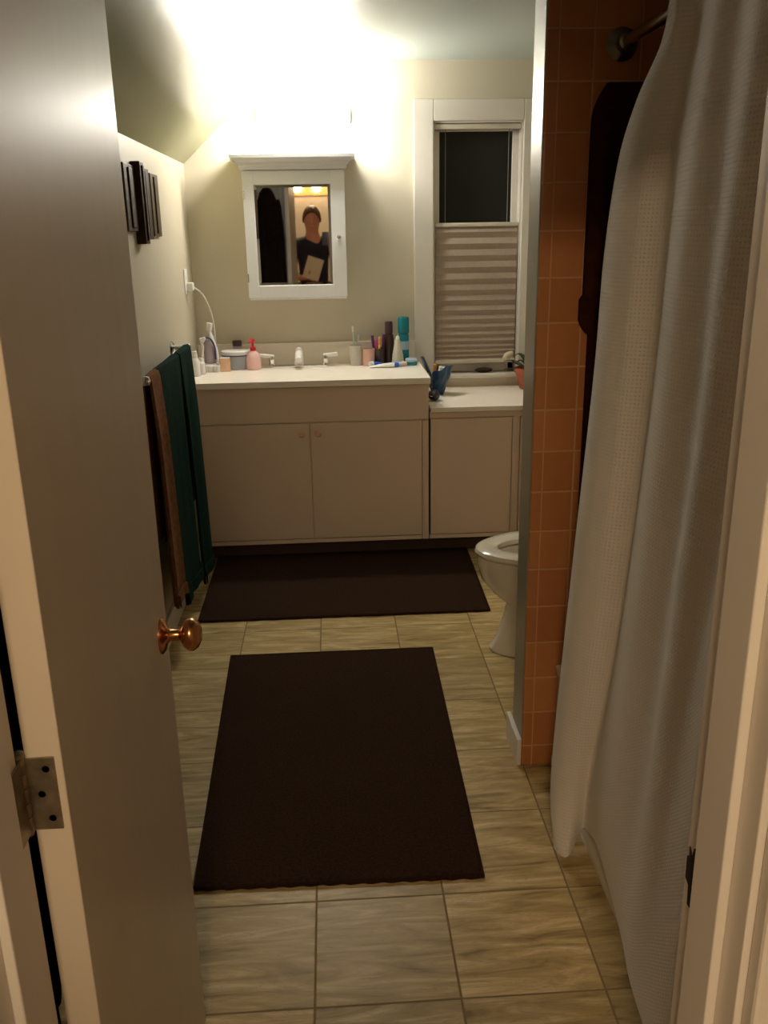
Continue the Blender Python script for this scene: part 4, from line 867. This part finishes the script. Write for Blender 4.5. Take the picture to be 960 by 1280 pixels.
ext = bmesh.ops.extrude_face_region(bm, geom=bm.faces[:])
for v in [g for g in ext['geom'] if isinstance(g, bmesh.types.BMVert)]: v.co.y = ty - 0.001
obj('towel_cloth', bm, M['maroon'], t, smooth=True)
obj('hanging_loop', tube([(0.77, ty - 0.02, 1.845), (0.765, ty - 0.012, 1.868), (0.775, ty - 0.012, 1.868), (0.78, ty - 0.02, 1.845)], 0.003, 8), M['maroon'], t)

# ------------------------------------------------------------------ photographer (seen in the mirror)
def skin_mesh(verts, edges, root=0, sub=2):
    bm = bmesh.new(); L = bm.verts.layers.skin.verify(); V = []
    for (x, y, z, r) in verts:
        v = bm.verts.new((x, y, z)); rr_ = r if isinstance(r, tuple) else (r, r); v[L].radius = rr_; V.append(v)
    for a, b in edges: bm.edges.new((V[a], V[b]))
    V[root][L].use_root = True
    me = bpy.data.meshes.new('sk'); bm.to_mesh(me); bm.free()
    o = bpy.data.objects.new('sk', me); C.objects.link(o)
    m1 = o.modifiers.new('s', 'SKIN'); m1.use_smooth_shade = True
    m2 = o.modifiers.new('d', 'SUBSURF'); m2.levels = sub; m2.render_levels = sub
    dg = bpy.context.evaluated_depsgraph_get(); dg.update()
    me2 = bpy.data.meshes.new_from_object(o.evaluated_get(dg)); bpy.data.objects.remove(o)
    b2 = bmesh.new(); b2.from_mesh(me2); return b2
PX, PY = -0.150, -0.40
ps = thing('person', (PX, PY, 0), 'person in dark t-shirt raising a phone, seen in the mirror', 'person')
V = [(PX, PY, 0.95, (0.15, 0.11)), (PX, PY, 1.10, (0.14, 0.10)), (PX, PY, 1.28, (0.155, 0.11)), (PX, PY, 1.43, (0.13, 0.09)), (PX, PY + 0.01, 1.50, (0.066, 0.060)), (PX, PY + 0.02, 1.55, (0.060, 0.064)),
     (PX, PY + 0.035, 1.61, (0.084, 0.096)), (PX, PY + 0.03, 1.69, (0.090, 0.104)), (PX, PY + 0.025, 1.755, (0.066, 0.080)),
     # right arm raised with the phone
     (PX + 0.165, PY, 1.42, 0.054), (PX + 0.215, PY + 0.06, 1.24, 0.046), (PX + 0.20, PY + 0.16, 1.33, 0.038), (PX + 0.175, PY + 0.27, 1.42, 0.027), (PX + 0.165, PY + 0.325, 1.455, (0.026, 0.036)),
     # left arm folded holding a book
     (PX - 0.165, PY, 1.42, 0.054), (PX - 0.215, PY + 0.04, 1.17, 0.046), (PX - 0.17, PY + 0.15, 1.10, 0.036), (PX - 0.10, PY + 0.215, 1.10, 0.027), (PX - 0.05, PY + 0.235, 1.105, (0.030, 0.022)),
     # legs
     (PX - 0.09, PY, 0.86, 0.088), (PX - 0.10, PY + 0.015, 0.50, 0.060), (PX - 0.105, PY, 0.10, 0.040), (PX - 0.105, PY + 0.02, 0.055, 0.040), (PX - 0.11, PY + 0.13, 0.032, (0.040, 0.028)),
     (PX + 0.09, PY, 0.86, 0.088), (PX + 0.10, PY + 0.015, 0.50, 0.060), (PX + 0.105, PY, 0.10, 0.040), (PX + 0.105, PY + 0.02, 0.055, 0.040), (PX + 0.11, PY + 0.13, 0.032, (0.040, 0.028))]
Ed = [(0, 1), (1, 2), (2, 3), (3, 4), (4, 5), (5, 6), (6, 7), (7, 8), (3, 9), (9, 10), (10, 11), (11, 12), (12, 13), (3, 14), (14, 15), (15, 16), (16, 17), (17, 18),
      (0, 19), (19, 20), (20, 21), (21, 22), (22, 23), (0, 24), (24, 25), (25, 26), (26, 27), (27, 28)]
def chain(base, pts, radii):
    k = base
    for p, r in zip(pts, radii): V.append((*p, r)); Ed.append((k, len(V) - 1)); k = len(V) - 1
hx, hy, hz = V[13][:3]
# phone: lens at the top corner next to the camera, body below and to the left of it
PH = (-0.052, -0.016, 1.408, 0.012, -0.008, 1.534)
for k in range(4):            # fingers wrap behind/around the phone's right edge to its face
    z = 1.425 + k * 0.021
    chain(13, [(hx - 0.005 + 0.01, hy + 0.040, z + 0.004), (0.027, -0.016, z + 0.002), (0.020, 0.003 - 0.0005, z), (0.004, 0.0015, z - 0.001)], [0.0095, 0.009, 0.0085, 0.0075])
chain(13, [(hx - 0.02, hy + 0.025, 1.485), (-0.005, -0.032, 1.478), (-0.022, -0.028, 1.484)], [0.0115, 0.0105, 0.009])
gx, gy, gz = V[18][:3]
for k in range(4):            # left hand fingers under the book
    z = 1.075 + k * 0.02
    chain(18, [(gx + 0.030, gy + 0.016, z), (gx + 0.052, gy + 0.026, z), (gx + 0.050 + 0.018 - 0.004 * k, gy + 0.030, z + 0.003)], [0.0095, 0.009, 0.008])
chain(18, [(gx + 0.005, gy - 0.006 + 0.04, 1.135), (gx + 0.012, gy + 0.060, 1.155), (gx + 0.020, gy + 0.058, 1.172)], [0.0115, 0.0105, 0.009])
body = skin_mesh(V, Ed, 0, 2)
obj('body', body, M['skin'], ps, smooth=True)
hc = Vector((PX, PY + 0.03, 1.665))
def hairf(u, v):
    a = u * 2 * PI; p = v * PI * 0.60; fr_ = math.sin(a)
    lim = 1.0 - 0.42 * max(0, fr_) ** 1.2
    p *= lim
    r = 1 + 0.05 * noise.noise(Vector((6 * math.cos(a), 6 * math.sin(a), 6 * v)))
    return (hc.x + 0.093 * r * math.sin(p) * math.cos(a), hc.y - 0.004 + 0.113 * r * math.sin(p) * math.sin(a), hc.z + 0.128 * r * math.cos(p))
bm = sheet(hairf, 36, 18); bmesh.ops.remove_doubles(bm, verts=bm.verts, dist=1e-4); bmesh.ops.recalc_face_normals(bm, faces=bm.faces); bmesh.ops.solidify(bm, geom=bm.faces[:], thickness=0.012)
obj('hair', bm, M['hair'], ps, smooth=True)
fy = hc.y + 0.089
obj('nose', lathe([(0.016, -0.018), (0.015, -0.010), (0.010, 0.008), (0.006, 0.028), (0, 0.032)], (hc.x, fy + 0.004, hc.z - 0.030), 14), M['skin'], ps, smooth=True)
for s in (-1, 1):
    e_ = obj('eye', lathe([(0, -0.011), (0.008, -0.007), (0.011, 0), (0.008, 0.007), (0, 0.011)], (hc.x + s * 0.031, fy - 0.012, hc.z + 0.002), 14), M['plastic'], ps, smooth=True)
    obj('iris', lathe([(0.005, 0), (0.004, 0.002), (0, 0.0025)], (hc.x + s * 0.031, fy - 0.002, hc.z + 0.002), 12, 'Y'), M['darkbot'], e_)
    obj('ear', lathe([(0, -0.030), (0.010, -0.022), (0.014, 0), (0.013, 0.016), (0, 0.030)], (hc.x + s * 0.090, hc.y - 0.005, hc.z - 0.010), 12, sx=0.6), M['skin'], ps, smooth=True)
obj('mouth', tube(curve([(hc.x - 0.024, fy - 0.010, hc.z - 0.068), (hc.x, fy + 0.000, hc.z - 0.070), (hc.x + 0.024, fy - 0.010, hc.z - 0.068)], 4), [0.002, 0.004, 0.005, 0.0055, 0.006, 0.0055, 0.005, 0.004, 0.002], 8), M['pinkcup'], ps, smooth=True)
g = 0.014
SV = [(PX, PY, 0.90, (0.165, 0.125)), (PX, PY, 1.10, (0.155, 0.118)), (PX, PY, 1.28, (0.170, 0.126)), (PX, PY, 1.41, (0.150, 0.108)), (PX, PY + 0.006, 1.505, (0.074, 0.074)),
      (PX + 0.165, PY, 1.425, 0.064), (PX + 0.203, PY + 0.042, 1.295, 0.062), (PX - 0.165, PY, 1.425, 0.064), (PX - 0.203, PY + 0.026, 1.255, 0.062)]
obj('t_shirt', skin_mesh(SV, [(0, 1), (1, 2), (2, 3), (3, 4), (3, 5), (5, 6), (3, 7), (7, 8)], 0, 2), M['shirt'], ps, smooth=True)
TV = [(PX, PY, 0.96, (0.165, 0.125)), (PX - 0.09, PY, 0.85, 0.100), (PX - 0.10, PY + 0.015, 0.50, 0.075), (PX - 0.105, PY, 0.09, 0.062), (PX + 0.09, PY, 0.85, 0.100), (PX + 0.10, PY + 0.015, 0.50, 0.075), (PX + 0.105, PY, 0.09, 0.062)]
obj('trousers', skin_mesh(TV, [(0, 1), (1, 2), (2, 3), (0, 4), (4, 5), (5, 6)], 0, 2), M['trouser'], ps, smooth=True)
for s in (-1, 1):
    x = PX + s * 0.108
    def shoe(u, v, x=x):
        a = v * 2 * PI; w = 0.046 * math.sin(PI * min(1, 0.12 + u * 0.82)) ** 0.5; h_ = 0.088 - 0.045 * u
        return (x + w * math.cos(a), PY - 0.07 + 0.27 * u, max(0.0005, h_ / 2 + h_ / 2 * math.sin(a)))
    bm = sheet(shoe, 20, 20); bmesh.ops.remove_doubles(bm, verts=bm.verts, dist=1e-5); bmesh.ops.holes_fill(bm, edges=bm.edges)
    obj('shoe', bm, M['shoe'], ps, smooth=True)
ph = thing('smartphone', (-0.02, -0.012, 1.408), 'dark smartphone held up at chin height by the person', 'phone')
obj('case', box(*PH), M['phone'], ph, bevel=0.003, seg=3)
obj('screen', box(PH[0] + 0.003, PH[1] - 0.0006, PH[2] + 0.012, PH[3] - 0.003, PH[1] - 0.0001, PH[5] - 0.012), M['glass'], ph)
bk = thing('paper_booklet', (gx + 0.04, gy + 0.05, 1.08), 'cream booklet held at the chest of the person', 'booklet')
b1 = box(gx - 0.045, gy + 0.040, 1.085, gx + 0.115, gy + 0.052, 1.30)
obj('cover', rotbm(b1, 0.32, 'Y', (gx + 0.03, gy + 0.045, 1.15)), M['paper'], bk, bevel=0.002)
b1 = box(gx + 0.1155, gy + 0.041, 1.087, gx + 0.1175, gy + 0.051, 1.298)
obj('page_edge', rotbm(b1, 0.32, 'Y', (gx + 0.03, gy + 0.045, 1.15)), M['plastic'], bk)

# ------------------------------------------------------------------ camera, world, colour
cam = bpy.data.cameras.new('camera'); co = bpy.data.objects.new('camera', cam); C.objects.link(co)
cam.sensor_fit = 'VERTICAL'; cam.sensor_height = 36.0; cam.lens = 36.0 * 1103.0 / 1280.0; cam.clip_start = 0.02
Rr = Matrix(((0.99798686, -0.03417049, 0.05342844), (-0.06125583, -0.3011026, 0.95162227), (-0.01642995, -0.95297933, -0.30258958)))
Mx = Matrix([[Rr[i][0], -Rr[i][1], -Rr[i][2]] for i in range(3)]).to_4x4()
Mx.translation = Vector((0, 0.006, 1.525)); co.matrix_world = Mx
S.camera = co
w = bpy.data.worlds.new('night'); w.use_nodes = True; S.world = w
w.node_tree.nodes['Background'].inputs[0].default_value = (0.10, 0.11, 0.16, 1); w.node_tree.nodes['Background'].inputs[1].default_value = 0.02
S.view_settings.view_transform = 'Standard'; S.view_settings.look = 'None'; S.view_settings.gamma = 1; S.view_settings.use_curve_mapping = False
S.view_settings.exposure = 0.0
S.cycles.max_bounces = 10; S.cycles.diffuse_bounces = 6
try: S.cycles.use_denoising = True
except Exception: pass
